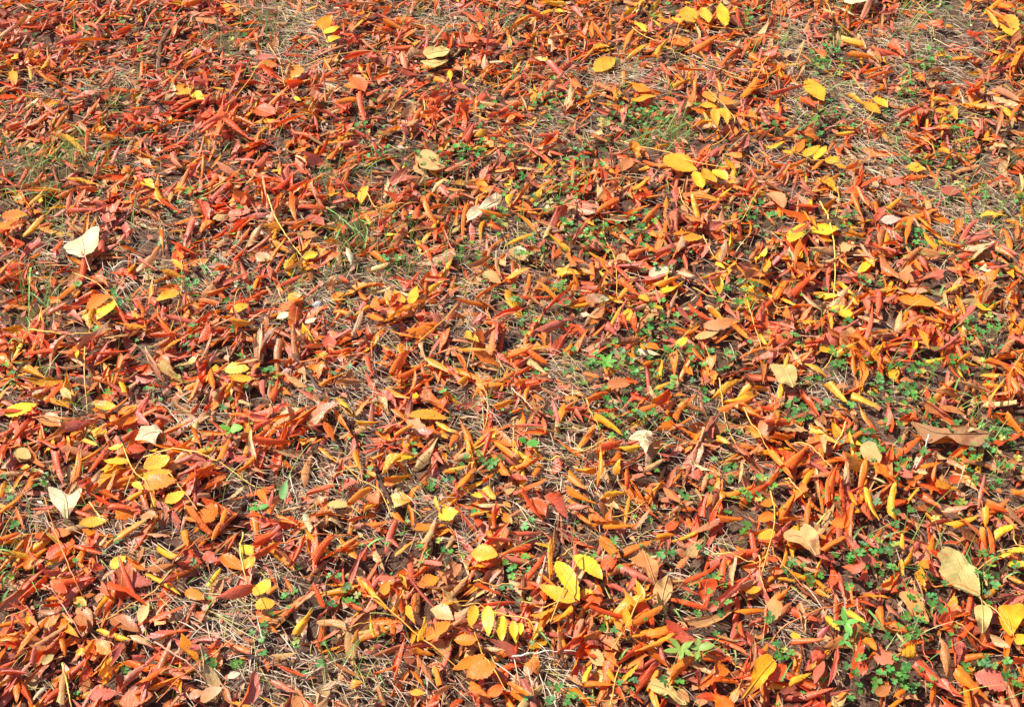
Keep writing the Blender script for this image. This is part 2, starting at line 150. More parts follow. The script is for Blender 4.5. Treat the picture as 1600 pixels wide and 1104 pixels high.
(400,828): """rR 0 120 130 40 62;rR 0 220 160 100 66;rR 230 250 320 90 62;rR 350 210 480 60 66;rR 390 200 580 130 60;rR 580 320 660 160 46;cT 740 140 800 240 60;rO 870 150 1000 80 60;
cP 1010 170 980 280 72;rR 980 320 1080 230 46;bA 890 280 940 360 60;fA 1010 340 1150 290 82;bT 1130 350 1220 280 60;fY 1340 170 1510 190 105;rR 1430 240 1600 140 56;rR 1450 110 1600 100 50;
rP 1030 200 1170 260 50;bW 770 330 850 340 90;rB 840 330 890 270 60;rO 660 290 680 380 60;rR 360 380 420 490 60;rR 550 440 670 530 46;rA 260 680 350 530 60;rB 380 570 575 620 62;
rO 410 780 520 740 46;rO 610 710 640 620 38;rO 850 960 930 720 62;rR 740 920 880 860 50;rR 150 880 290 940 46;bP 90 970 250 1040 70;bT 110 830 270 780 60;rP 1160 900 1220 710 60;
bT 1190 590 1360 470 95;rR 1370 380 1600 430 58;rR 1390 490 1600 460 44;rA 1160 470 1330 440 42;cR 1440 670 1230 670 60;bT 1410 720 1560 780 52;bP 1470 850 1560 920 50;rO 970 780 1110 780 40;
rO 1120 860 1150 990 50;bB 1010 810 1110 950 62;fB 1110 670 1180 800 90;fB 1100 490 1240 570 110;rB 1120 1050 1240 960 50;cP 1340 1000 1380 1100 100;fA 960 1010 1060 1030 52;
cO 990 880 1060 1010 46;rO 60 430 140 390 48;rO 1220 10 1240 60 50;rR 700 300 760 480 60;rB 770 1000 800 1104 46;fY 0 440 100 330 85;fY 0 500 130 490 105;fA 20 600 100 580 80;rO 90 640 140 670 40;
rR 500 130 650 80 50;rR 650 200 700 120 55;rO 570 150 640 80 40;rR 730 170 740 80 45;bO 180 320 230 400 50;rR 850 60 900 120 42;rO 1440 30 1480 100 42;cA 640 960 600 1010 60""",
(800,828): """rR 0 60 190 20 50;rR 0 150 110 120 60;rO 50 180 140 180 50;rA 160 90 250 130 60;rO 240 310 240 110 62;rO 180 290 310 450 56;rR 70 350 210 200 46;bT 0 320 60 430 90;
cO 130 570 270 520 72;rR 30 590 100 490 50;rO 260 600 380 530 56;rP 390 720 430 580 60;bT 490 650 500 540 50;rO 350 770 480 670 52;rO 450 720 580 670 60;cB 120 880 150 770 90;
bB 270 690 330 870 62;rO 380 930 420 800 60;rA 440 970 490 860 50;cA 440 400 520 400 56;rP 500 360 580 460 46;fA 555 20 670 185 88;rO 700 130 870 70 56;rO 890 50 1010 10 50;
fR 560 230 660 160 90;bW 560 200 580 130 42;bB 590 270 780 190 72;rP 690 240 880 330 58;rO 720 310 790 410 42;bP 600 330 720 390 52;bB 900 190 960 150 50;bB 1020 230 1110 170 72;
cB 1110 190 1200 60 95;cO 1210 320 1200 475 130;rP 1060 370 1180 410 50;rR 1080 350 1280 240 46;rR 1000 450 1210 490 44;rP 1260 510 1480 310 68;rP 1130 620 1390 500 80;rO 1400 530 1600 490 46;
bB 1270 660 1420 690 42;rR 1420 560 1440 680 42;rP 1490 610 1560 540 50;bB 1370 200 1370 360 82;cO 1440 120 1420 190 60;rR 1490 30 1520 190 52;rO 1440 260 1600 240 70;fA 1440 380 1560 370 80;
bO 810 660 1050 620 92;cR 950 650 1200 700 100;rO 750 790 990 700 72;rA 700 690 820 670 50;rO 980 940 1180 760 72;rR 760 1040 900 880 72;cO 580 810 670 890 52;cA 680 960 800 860 60;
rA 590 900 650 970 60;rO 450 985 650 980 48;cT 350 920 440 1000 60;rO 640 1010 720 1104 60;fT 490 770 570 870 110;bP 920 750 960 840 56;rO 1150 810 1370 800 62;cO 1320 850 1180 990 100;
bP 1490 860 1510 700 62;rO 1260 960 1430 960 50;fT 1040 1000 1100 1090 100;bR 1150 1060 1350 1040 90;fA 0 990 120 1070 85;rR 730 1020 820 1104 60;fA 10 600 30 700 52;fA 50 610 70 670 42;
rR 20 780 30 700 50;rO 1570 780 1600 710 46;rO 1580 660 1590 520 50;rB 950 330 1080 310 45;rD 560 480 640 440 45;rR 450 510 510 450 42;cO 1360 1080 1430 970 70;rP 210 350 120 430 50;
cR 1150 900 1170 1000 60;bD 320 180 280 200 60;rR 1290 340 1320 200 60;rR 480 530 680 555 42;bD 1030 60 1080 110 70""",
(1200,828): """rO 0 0 40 60 62;rR 40 110 130 0 56;rO 310 190 460 120 52;cR 640 260 500 120 78;bP 560 40 700 170 58;cR 580 340 450 240 78;bR 310 210 430 230 60;fO 380 10 500 10 62;
fA 310 60 350 110 60;bO 0 260 100 280 60;fR 0 200 80 190 60;rO 100 250 110 150 38;rT 120 200 180 250 42;rP 180 180 260 250 50;bA 60 320 170 330 42;cR 240 310 240 370 60;bA 280 350 370 380 42;
rR 420 310 470 440 48;cR 410 330 360 410 60;rO 280 400 370 470 42;cO 540 450 750 450 52;rR 540 460 660 520 38;rO 720 390 810 310 60;rR 780 420 810 330 46;bY 810 220 830 320 60;
rA 850 270 890 170 58;rO 940 240 960 350 62;rR 980 250 1040 330 60;cA 900 300 970 410 72;rO 1000 230 1020 60 60;bA 830 190 820 60 52;bP 1160 60 1320 80 72;rO 1320 30 1350 190 72;
rO 1380 0 1400 170 60;rA 1400 40 1530 0 60;rR 1220 180 1240 100 45;rR 1260 250 1320 180 46;cA 1580 150 1450 180 72;rR 1340 250 1470 180 52;fY 1490 230 1600 235 52;bO 1310 470 1450 370 62;
rP 1430 510 1600 450 60;rO 1510 310 1600 380 50;fB 0 600 70 400 115;rB 30 560 160 490 60;rO 60 450 150 380 46;bD 0 340 90 380 72;rP 180 490 230 660 56;rP 290 720 380 650 60;
rA 350 550 430 690 58;rA 470 510 590 650 58;rO 680 510 700 640 48;bB 740 490 800 610 70;bP 1030 650 1040 520 38;cO 1040 640 1240 550 75;cO 1130 560 1150 440 100;rO 1060 680 1200 600 42;
rR 1180 710 1260 640 60;rO 1190 720 1310 790 50;rO 1210 820 1380 830 46;rO 830 760 980 740 52;cA 900 800 800 830 76;cP 710 910 715 740 112;cR 560 950 550 760 105;rO 610 700 650 820 56;
cR 330 780 230 870 92;rR 120 740 330 770 46;rO 170 920 180 770 60;bR 400 980 430 780 60;fO 0 970 110 860 105;rA 110 1000 250 940 50;rO 0 980 120 1000 50;rP 190 1060 380 1040 50;
rR 910 860 1080 1060 82;rR 1060 960 1180 1090 60;bB 1050 760 1120 950 82;cR 1150 730 1160 910 92;rO 1160 920 1370 1104 92;fD 1280 930 1510 1020 110;bT 1360 700 1480 780 60;
rO 1470 890 1600 860 50;rO 1540 920 1600 980 60;fA 1520 770 1600 700 100;rO 780 1104 820 1000 82;fT 670 1050 760 1000 100;fW 400 1104 480 1040 90;cP 850 1060 940 1104 80;rO 1490 690 1590 800 42;
fA 140 660 210 700 70;rR 700 630 760 610 60;bD 250 600 330 520 60;rP 890 180 940 120 55;rR 580 350 610 280 60;bT 430 180 510 150 60"""}

# compound leaves: label | rachis points | leaflets (form+colour x y x y w), photo units
COMPOUNDS = [
("fallen compound leaf with a row of bright yellow leaflets hanging from one stalk","bottom yellow leaflet row","750 952 770 962 800 975 825 986 836 1001",
 "fY 742 954 736 989 19;fY 762 961 764 1001 22;fY 784 969 783 1006 19;fY 802 975 804 1005 16;fY 814 980 814 999 10;rA 822 983 835 1002 6"),
("fallen compound leaf of broad glowing orange leaflets, below the bottom yellow row","glowing orange leaflet cluster","742 1000 762 1040 790 1082",
 "fA 745 1012 709 1009 19;fA 757 1030 709 1053 22;fO 775 1048 728 1062 36;fO 786 1078 760 1092 24;rO 795 1075 826 1095 14;cO 735 1080 765 1098 18"),
("fallen compound leaf of three large clear yellow leaflets with a slanting straight stalk","three large yellow leaflets","921 859 902 891 882 935 860 980",
 "fY 871 885 905 944 28;fY 898 871 942 906 25;fY 895 956 842 929 25;rA 895 962 864 990 11"),
("fallen amber compound leaf with leaflets spread like a fan on a long stalk","yellow and amber fan","1001 950 992 962 979 987 953 1032",
 "cA 988 961 975 925 13;fY 1002 949 999 920 13;rA 1006 947 1014 925 8;rA 995 960 1026 942 11;bO 985 982 1031 959 22;fY 980 985 976 956 16;cA 970 1003 957 975 12"),
("fallen compound leaf with overlapping golden yellow leaflets along a bent stalk","golden leaflet cluster","195 707 212 747 235 774 246 807",
 "fY 196 714 172 712 9;fY 204 731 166 733 11;fY 229 744 268 728 28;fA 228 762 272 750 20;fA 230 776 282 770 33;fA 262 802 296 790 19;rO 230 788 200 795 13;fY 212 767 228 779 12;cA 252 722 236 714 10"),
("fallen compound leaf with pale yellow leaflets standing along a curved stalk","pale yellow top leaflets","1190 40 1162 52 1125 51 1085 43 1060 38",
 "fY 1080 44 1070 17 25;fY 1106 48 1096 20 16;fY 1130 52 1124 20 20;fY 1066 42 1050 37 9;fA 1050 45 1025 43 12"),
("fallen compound leaf with amber yellow leaflets bunched in a star around its stalk","upper amber star","1112 229 1135 220 1146 200 1130 180 1102 154",
 "fA 1100 152 1116 170 14;fA 1118 176 1090 178 15;fY 1113 184 1142 200 15;fA 1112 190 1117 216 14;fA 1130 194 1134 215 9;fA 1142 176 1122 160 12"),
("fallen compound leaf with small light yellow leaflets in a line on bare straw","light yellow leaflet line","1221 248 1237 250 1265 257 1287 262 1312 270",
 "fA 1245 248 1254 229 11;fY 1253 254 1278 235 12;fY 1272 257 1290 235 13;fY 1290 262 1310 250 12;fA 1237 252 1221 245 10;fY 1302 265 1321 268 9;rO 1257 260 1235 272 9;rO 1282 265 1265 275 9"),
("fallen compound leaf with a large serrated yellow leaflet beside smaller hanging ones","large serrated yellow leaflet","970 220 1005 235 1042 247 1085 268 1135 285",
 "fY 1037 256 1086 276 28;fY 1085 279 1097 304 18;fY 1095 277 1116 296 16;fY 1113 279 1136 296 13;rY 1125 283 1151 291 10"),
("crumpled deep orange lobed leaf with upturned lobes, touching the left edge","crumpled orange edge leaf","95 321 75 338 50 356 20 372",
 "fO -12 372 46 352 36;bA 40 378 78 360 13;cO 30 383 31 411 22;bO 44 374 20 384 16;fA 10 360 50 352 18"),
("small fallen compound leaf with stacked amber leaflets on the left of a hanging stalk","left stacked amber leaflets","287 421 285 440 282 463 265 523",
 "fA 287 426 270 411 9;fA 289 421 280 405 10;bA 285 437 255 436 11;bA 282 450 250 461 12;fA 280 461 245 476 14"),
("pair of mustard yellow leaflets on a thin arching stalk","mustard yellow leaflet pair","117 431 155 448 175 471 190 496","fA 173 470 140 499 25;fY 182 483 156 511 19"),
("red-orange compound leaf with tightly rolled leaflets along a slanting stalk","red compound leaf","400 122 370 165 357 200 345 240",
 "rR 357 190 318 218 15;rR 356 196 312 228 15;rR 352 210 336 240 12;bO 365 190 400 207 14;rR 357 207 392 224 12;rO 345 232 322 233 12;rR 372 160 356 190 14"),
("small yellow compound leaf with wedge leaflets, near the top edge","small yellow wedge leaflets","478 35 498 50 508 66 511 76",
 "fY 507 65 533 57 11;fY 510 75 533 70 11;fA 500 58 518 38 14"),
("orange and yellow compound leaf with upright leaflets fanned over each other","fanned upright leaflets","655 546 702 503 720 478 733 449",
 "cA 600 516 652 494 26;fY 632 487 615 468 13;fY 642 491 652 461 15;rA 670 481 690 458 11;bO 612 500 628 482 17;cO 580 488 598 512 16;bA 612 492 604 478 11"),
("orange compound leaf with narrow folded leaflets and a bare stalk, at the right edge","right-edge orange compound leaf","1597 554 1582 578 1570 600 1555 622 1540 645",
 "bO 1570 597 1530 592 13;bO 1562 610 1532 608 9;rO 1560 612 1540 636 8;rO 1562 614 1569 642 8;bO 1573 602 1592 630 13;bO 1585 577 1602 602 15;rR 1545 640 1542 668 9"),
("short compound leaf of amber leaflets stacked one under another beside clover","clover-side amber leaflets","1200 782 1206 810 1203 850 1188 905",
 "fA 1206 797 1184 803 17;fA 1208 822 1180 830 19;fA 1206 850 1179 860 22;rA 1196 875 1186 893 9"),
("large amber compound leaf with curled pointed leaflets on a straight stalk","large lower amber star","575 940 605 963 662 1008 714 1043",
 "bA 600 963 567 926 19;fA 602 958 607 925 17;rO 617 973 630 928 12;bO 622 979 580 978 19;cA 635 955 650 988 16;rO 652 988 651 940 12;cA 657 1011 667 963 13;fA 667 1008 704 979 23;rA 585 1004 580 978 8"),
("old orange compound leaf with drooping leaflets, at the upper left edge","drooping orange leaflets","0 124 35 115 65 114 90 116",
 "bA 14 115 30 94 15;fA 22 120 28 142 14;bO 50 108 65 92 15;bA 67 118 82 100 13;bA 48 115 51 130 9;bO 95 108 110 90 10"),
("small orange and yellow compound leaf clinging to a stalk at the top edge","top-left small yellow leaflets","330 0 350 12 378 30",
 "fY 350 22 362 17 13;fA 357 32 364 22 9;fA 370 36 375 27 9;rO 345 15 335 8 8"),
]

# broad leaves: label | short | colour | curl | outline points | petiole points (tile offset first)
BROAD = [
("cream heart-shaped leaf folded along its midrib, greenish, at the left","cream heart-shaped leaf","W",.8,(0,276),"410 470 460 440 520 410 565 375 600 360 635 372 632 420 620 470 600 510 560 530 520 552 450 515","520 410 545 540 580 640"),
("pale greenish white heart leaf with raised tip and dark shadow beside it","pale green-white heart leaf","W",.9,(0,552),"325 900 350 895 400 905 440 915 480 905 530 885 515 940 490 990 460 1030 430 1082 395 1040 370 1000 335 960","400 905 430 960 440 1080"),
("large speckled straw-coloured oval leaf lying flat on clover","large speckled pale leaf","K",.5,(1200,828),"1025 240 1060 190 1100 170 1180 200 1210 240 1240 290 1270 320 1290 370 1300 430 1285 478 1200 450 1140 430 1090 390 1040 340 1050 290","1150 240 1220 400 1285 478 1310 500"),
("flat round khaki leaf with pointed corner resting between orange curls","round khaki leaf","K",.4,(1200,552),"5 110 60 100 110 98 150 110 172 140 175 180 165 215 148 246 100 225 60 210 30 160","100 110 130 180 150 245"),
("pale yellow-tan leaf with torn upper edge, near the top","torn pale-yellow leaf","V",.6,(400,0),"1045 355 1090 325 1140 305 1180 320 1215 345 1195 372 1150 400 1080 395 1065 375","1060 370 1130 350 1210 345"),
("small cream triangular leaf scrap below the torn pale leaf","cream triangular scrap","V",.3,(400,0),"1030 405 1110 398 1200 400 1170 425 1130 445 1080 445 1060 430","1040 410 1120 420 1190 405"),
("white papery leaf with a wavy edge, lying between orange curls","white papery leaf","W",.9,(400,276),"1318 290 1350 255 1400 230 1450 200 1500 175 1535 190 1520 225 1450 250 1410 285 1380 310 1330 330","1325 315 1420 250 1520 200"),
("bleached lobed leaf with ragged points, left of centre","bleached ragged leaf","W",.9,(0,552),"855 575 880 530 900 500 950 492 990 485 1010 510 1030 530 1005 550 985 575 990 622 965 600 930 590 890 585","870 570 940 530 1010 520"),
("cream leaf hooked like a claw beside a rolled orange leaf","cream hooked leaf","W",1.0,(800,552),"725 575 760 545 790 530 830 535 865 545 868 580 855 620 840 660 828 705 815 660 800 620 780 590","735 570 800 555 850 590"),
("large dull brown torn leaf spread flat over clover","large brown torn leaf","S",.6,(1200,552),"880 478 960 490 1060 505 1130 520 1200 520 1290 530 1368 545 1340 585 1300 622 1180 612 1140 580 1110 565 1060 580 1000 622 960 600 930 560 905 520","890 485 1050 545 1350 550"),
("small round tan leaf on dark green clover","small round tan leaf","T",.4,(1200,552),"558 650 580 625 640 620 662 650 692 700 672 752 620 740 580 728 565 690","600 640 640 690 670 745 720 770"),
("rough tan leaf with a ragged left edge, among red curls","rough tan leaf","T",.7,(1200,828),"85 75 110 50 200 8 250 20 285 60 305 120 318 170 290 205 250 170 220 160 150 130 105 110","100 80 200 90 290 195"),
("greyish cream leaf partly under pink curls at the top edge","top-edge cream leaf","W",.6,(1200,0),"465 62 480 20 530 -8 600 -14 655 -5 640 40 600 62 550 76 500 90","480 70 550 20 620 0"),
("tan oval leaf lying level, left of the upper middle","tan oval leaf","T",.5,(400,0),"1005 1010 1040 970 1090 970 1130 1000 1185 1062 1140 1090 1090 1098 1040 1072 1015 1040","1010 1000 1090 1030 1180 1065"),
("wrinkled cream leaf curling at the bottom edge","wrinkled cream leaf","V",1.2,(800,828),"848 1010 880 965 915 975 950 990 1000 1015 1035 1045 1085 1110 1040 1125 1005 1100 960 1060 900 1045","860 990 970 1030 1070 1110"),
("orange-tan serrated leaf lying flat with a pointed tip on clover","serrated orange-tan leaf","U",.4,(1200,828),"815 425 850 415 885 435 925 462 955 500 972 545 992 612 940 590 900 575 870 550 848 510 838 470","830 430 910 510 990 610"),
("small yellow-brown oval leaf hanging tip down at lower right","yellow-brown hanging leaf","V",.7,(1200,828),"1258 560 1285 540 1330 545 1355 565 1365 600 1355 640 1340 680 1310 717 1280 690 1268 650 1262 610","1290 480 1305 550 1310 715"),
("pale tan upright leaf with a sharp tip above an amber fan","pale pointed upright leaf","T",.8,(800,828),"970 298 992 340 1000 370 998 410 980 450 930 502 900 475 878 448 880 400 895 365 930 330","930 500 940 420 970 300"),
("dull brown broad leaf with a notched edge among straw","brown notched leaf","B",.8,(800,828),"735 215 770 190 795 165 820 148 860 190 900 225 912 260 905 310 890 362 865 330 840 300 790 265 765 240","820 150 850 230 890 355"),
("broad golden amber leaf with orange rim at the lower right edge","right-edge broad golden leaf","A",.8,(1200,828),"1418 530 1480 520 1560 508 1592 540 1585 580 1550 630 1500 705 1465 680 1435 640 1420 590","1430 535 1480 600 1500 700"),
("large glowing orange leaf pointing down to the left at the bottom edge","bottom-edge glowing orange leaf","A",.9,(800,828),"1505 880 1550 840 1600 830 1640 880 1620 940 1580 990 1520 1045 1470 1080 1420 1112 1440 1060 1475 1015 1490 940","1620 860 1540 960 1430 1104"),
]
STALKS = {
(0,0):"T 0 570 180 570 350 590;T 1150 460 1180 560 1200 650;A 1150 370 1270 310 1400 240;R 950 290 860 370 820 440",
(400,0):"A 80 290 150 400 180 560;A 300 400 600 350 850 340;A 1000 170 1100 175 1200 180;A 1310 330 1300 430 1290 500",
(800,0):"A 750 190 860 270 980 320 1250 410 1400 480;A 500 620 620 570 740 550;A 1060 150 1020 230 990 320;A 1600 390 1540 500 1500 580",
(1200,0):"A 340 0 390 120 410 310;A 930 0 1000 100 1040 220;A 220 290 180 400 130 480;A 540 830 640 740 720 690;T 1040 230 1160 300;A 950 890 1000 950 1050 1010",
(0,276):"Y 190 985 400 1000 700 970;T 480 180 540 200 600 230;A 1260 120 1400 70 1600 60;T 870 270 980 320 1100 350;A 1510 670 1480 750 1450 830;W 700 550 830 530;W 390 410 450 412 510 410",
(400,276):"Y 80 160 120 270 200 390 300 530;A 690 100 740 200 780 290;T 130 680 150 740 190 790;A 720 190 900 190 1040 180;P 1180 370 1220 460 1270 520",
(800,276):"O 0 255 300 250 450 240;A 570 290 580 400 640 560 655 790;A 1040 80 1080 180 1160 290;A 1190 390 1240 470 1280 530;A 1600 80 1500 180 1430 320 1380 360;A 1460 740 1480 880 1560 1100;A 1130 680 1250 760 1480 840",
(1200,276):"Y 330 130 380 290 415 560 410 770;A 0 780 120 850;A 190 890 260 970;P 0 945 150 990 330 1060;P 1190 1000 1280 1090;A 430 70 440 150 430 220",
(0,552):"O 210 430 400 440 600 400;A 545 0 540 150 540 350;Y 900 660 1150 660 1380 730 1600 850;A 1070 810 1150 910 1250 1040;O 280 900 310 1000 340 1104;A 570 960 640 1050 700 1100",
(400,552):"O 280 90 400 80 720 30;A 500 680 650 780 780 880 850 1040;R 660 550 850 590 1020 670;A 1440 250 1450 350 1430 480;A 90 340 100 380 80 430",
(800,552):"A 380 640 560 600 720 595;Y 190 680 280 665 360 670;T 0 250 60 320 130 400;A 620 1040 760 980 850 920;A 1200 0 1240 60 1280 110;A 1290 180 1320 350 1390 600;A 460 350 500 430 580 530;A 10 430 10 560 5 700;A 1440 390 1520 550 1590 650",
(1200,552):"A 330 100 380 50 420 0;A 160 240 230 180 290 150;Y 480 450 450 540 400 620;A 160 580 280 690 380 790;A 100 810 150 880 220 950;O 560 890 750 870 1020 850;A 720 280 860 350 940 380;W 980 580 960 660 910 750;T 1220 720 1200 790 1180 850;Y 300 1100 350 1050 400 1000",
(0,828):"O 340 0 400 150 470 320 520 420;A 0 590 80 540 190 510;O 1280 80 1150 240 1100 290;A 1090 310 1000 420 880 490 620 630;Y 1520 20 1510 150 1550 370;P 1200 590 1300 670 1470 780;O 1470 740 1300 860 980 1080;O 600 900 680 830 760 750;Y 410 870 430 980 450 1104;P 980 740 1150 850 1300 970;P 280 370 390 480 520 680",
(400,828):"O 130 75 400 60 700 5;R 270 460 390 360 520 220;D 140 680 110 850 90 960;A 500 700 620 600 780 550;A 850 560 920 450 940 400;R 1110 820 1250 950;A 1360 300 1430 340 1600 355;A 1210 480 1400 480",
(800,828):"A 60 490 200 510 380 515;R 590 220 600 330 640 380;A 280 150 400 80 520 20;B 1060 370 980 440 940 500;A 1250 150 1390 200 1520 260;A 1530 200 1540 300 1580 400;O 290 960 400 1050 570 1085 760 1065;A 610 1104 650 950 680 880;W 0 790 150 785 400 790;A 1340 790 1400 840 1450 880",
(1200,828):"O 0 110 70 250 210 390;O 960 340 1100 410 1280 480;A 1290 480 1400 590 1500 730;O 20 690 90 610 330 540 530 470;A 1250 290 1350 260 1450 220;R 1070 430 1090 530 1110 640;O 1150 630 1300 740 1600 850;O 720 640 850 660 970 700;R 930 720 960 820 1000 940;A 1510 0 1550 80 1590 180;P 540 480 570 600 660 700"}
# big grass blades: tile, points
BLADES = {(1200,828):"610 520 680 640 750 710;810 760 900 710 1040 685;720 65 820 55 920 60;1480 300 1540 292 1600 285;1010 560 1015 480 1020 450;70 980 110 920 150 850;510 110 560 60 620 20",
(1200,552):"1480 680 1420 760 1340 820;1360 520 1410 470 1450 430;1300 500 1330 440 1350 390;1160 240 1250 290 1300 320;1150 270 1170 220 1200 180",
(800,828):"160 640 200 700 250 760;670 830 710 790 750 760;1390 730 1395 790 1400 850;1010 480 1030 530 1080 580",
(0,0):"440 800 500 850 550 930;700 660 790 630 880 610;370 1000 440 950 520 900;200 980 280 960 350 920;580 1010 640 940 740 920;90 1090 160 1070 250 1060;1400 980 1450 950 1500 930;470 960 540 1000 600 1030;250 1060 330 1040 420 1030;860 640 930 620 970 610",
(800,0):"720 760 760 800 800 840;700 870 800 870 900 880;960 870 900 840 830 850;1000 840 1100 800 1160 790",
(0,276):"190 560 190 700 180 900;100 170 220 150 320 160;0 110 80 130 150 180;170 720 220 760 300 820;180 1000 200 960 170 900;60 1080 110 1070 150 1090",
(0,828):"0 140 60 170 120 165;0 430 60 390 90 340;0 470 40 430 60 360;20 370 50 330 90 300;0 320 50 290 90 280;1290 340 1310 370 1340 400",
(400,828):"700 120 770 100 840 70",
(400,276):"450 230 540 320 560 380;540 280 600 360 640 400;600 330 660 400 700 450;500 430 540 380 560 330;680 470 700 400 690 330;840 690 870 700 900 740;640 280 700 330 760 340",
(0,552):"570 350 620 370 680 400;20 240 100 200 190 175;570 560 600 600 640 640",
(800,276):"180 590 220 540 300 480;960 20 970 60 980 110",
(1200,276):"1040 80 1060 40 1080 10;1420 190 1450 220 1450 240;1540 290 1550 330 1560 370;1150 50 1210 60 1230 110;1070 740 1090 710 1110 690;1010 700 1030 730 1060 750",
(1200,0):"870 190 875 230 870 280;790 830 800 870 810 930;870 420 880 500 870 570;370 450 390 410 410 390;410 10 420 40 440 60"}
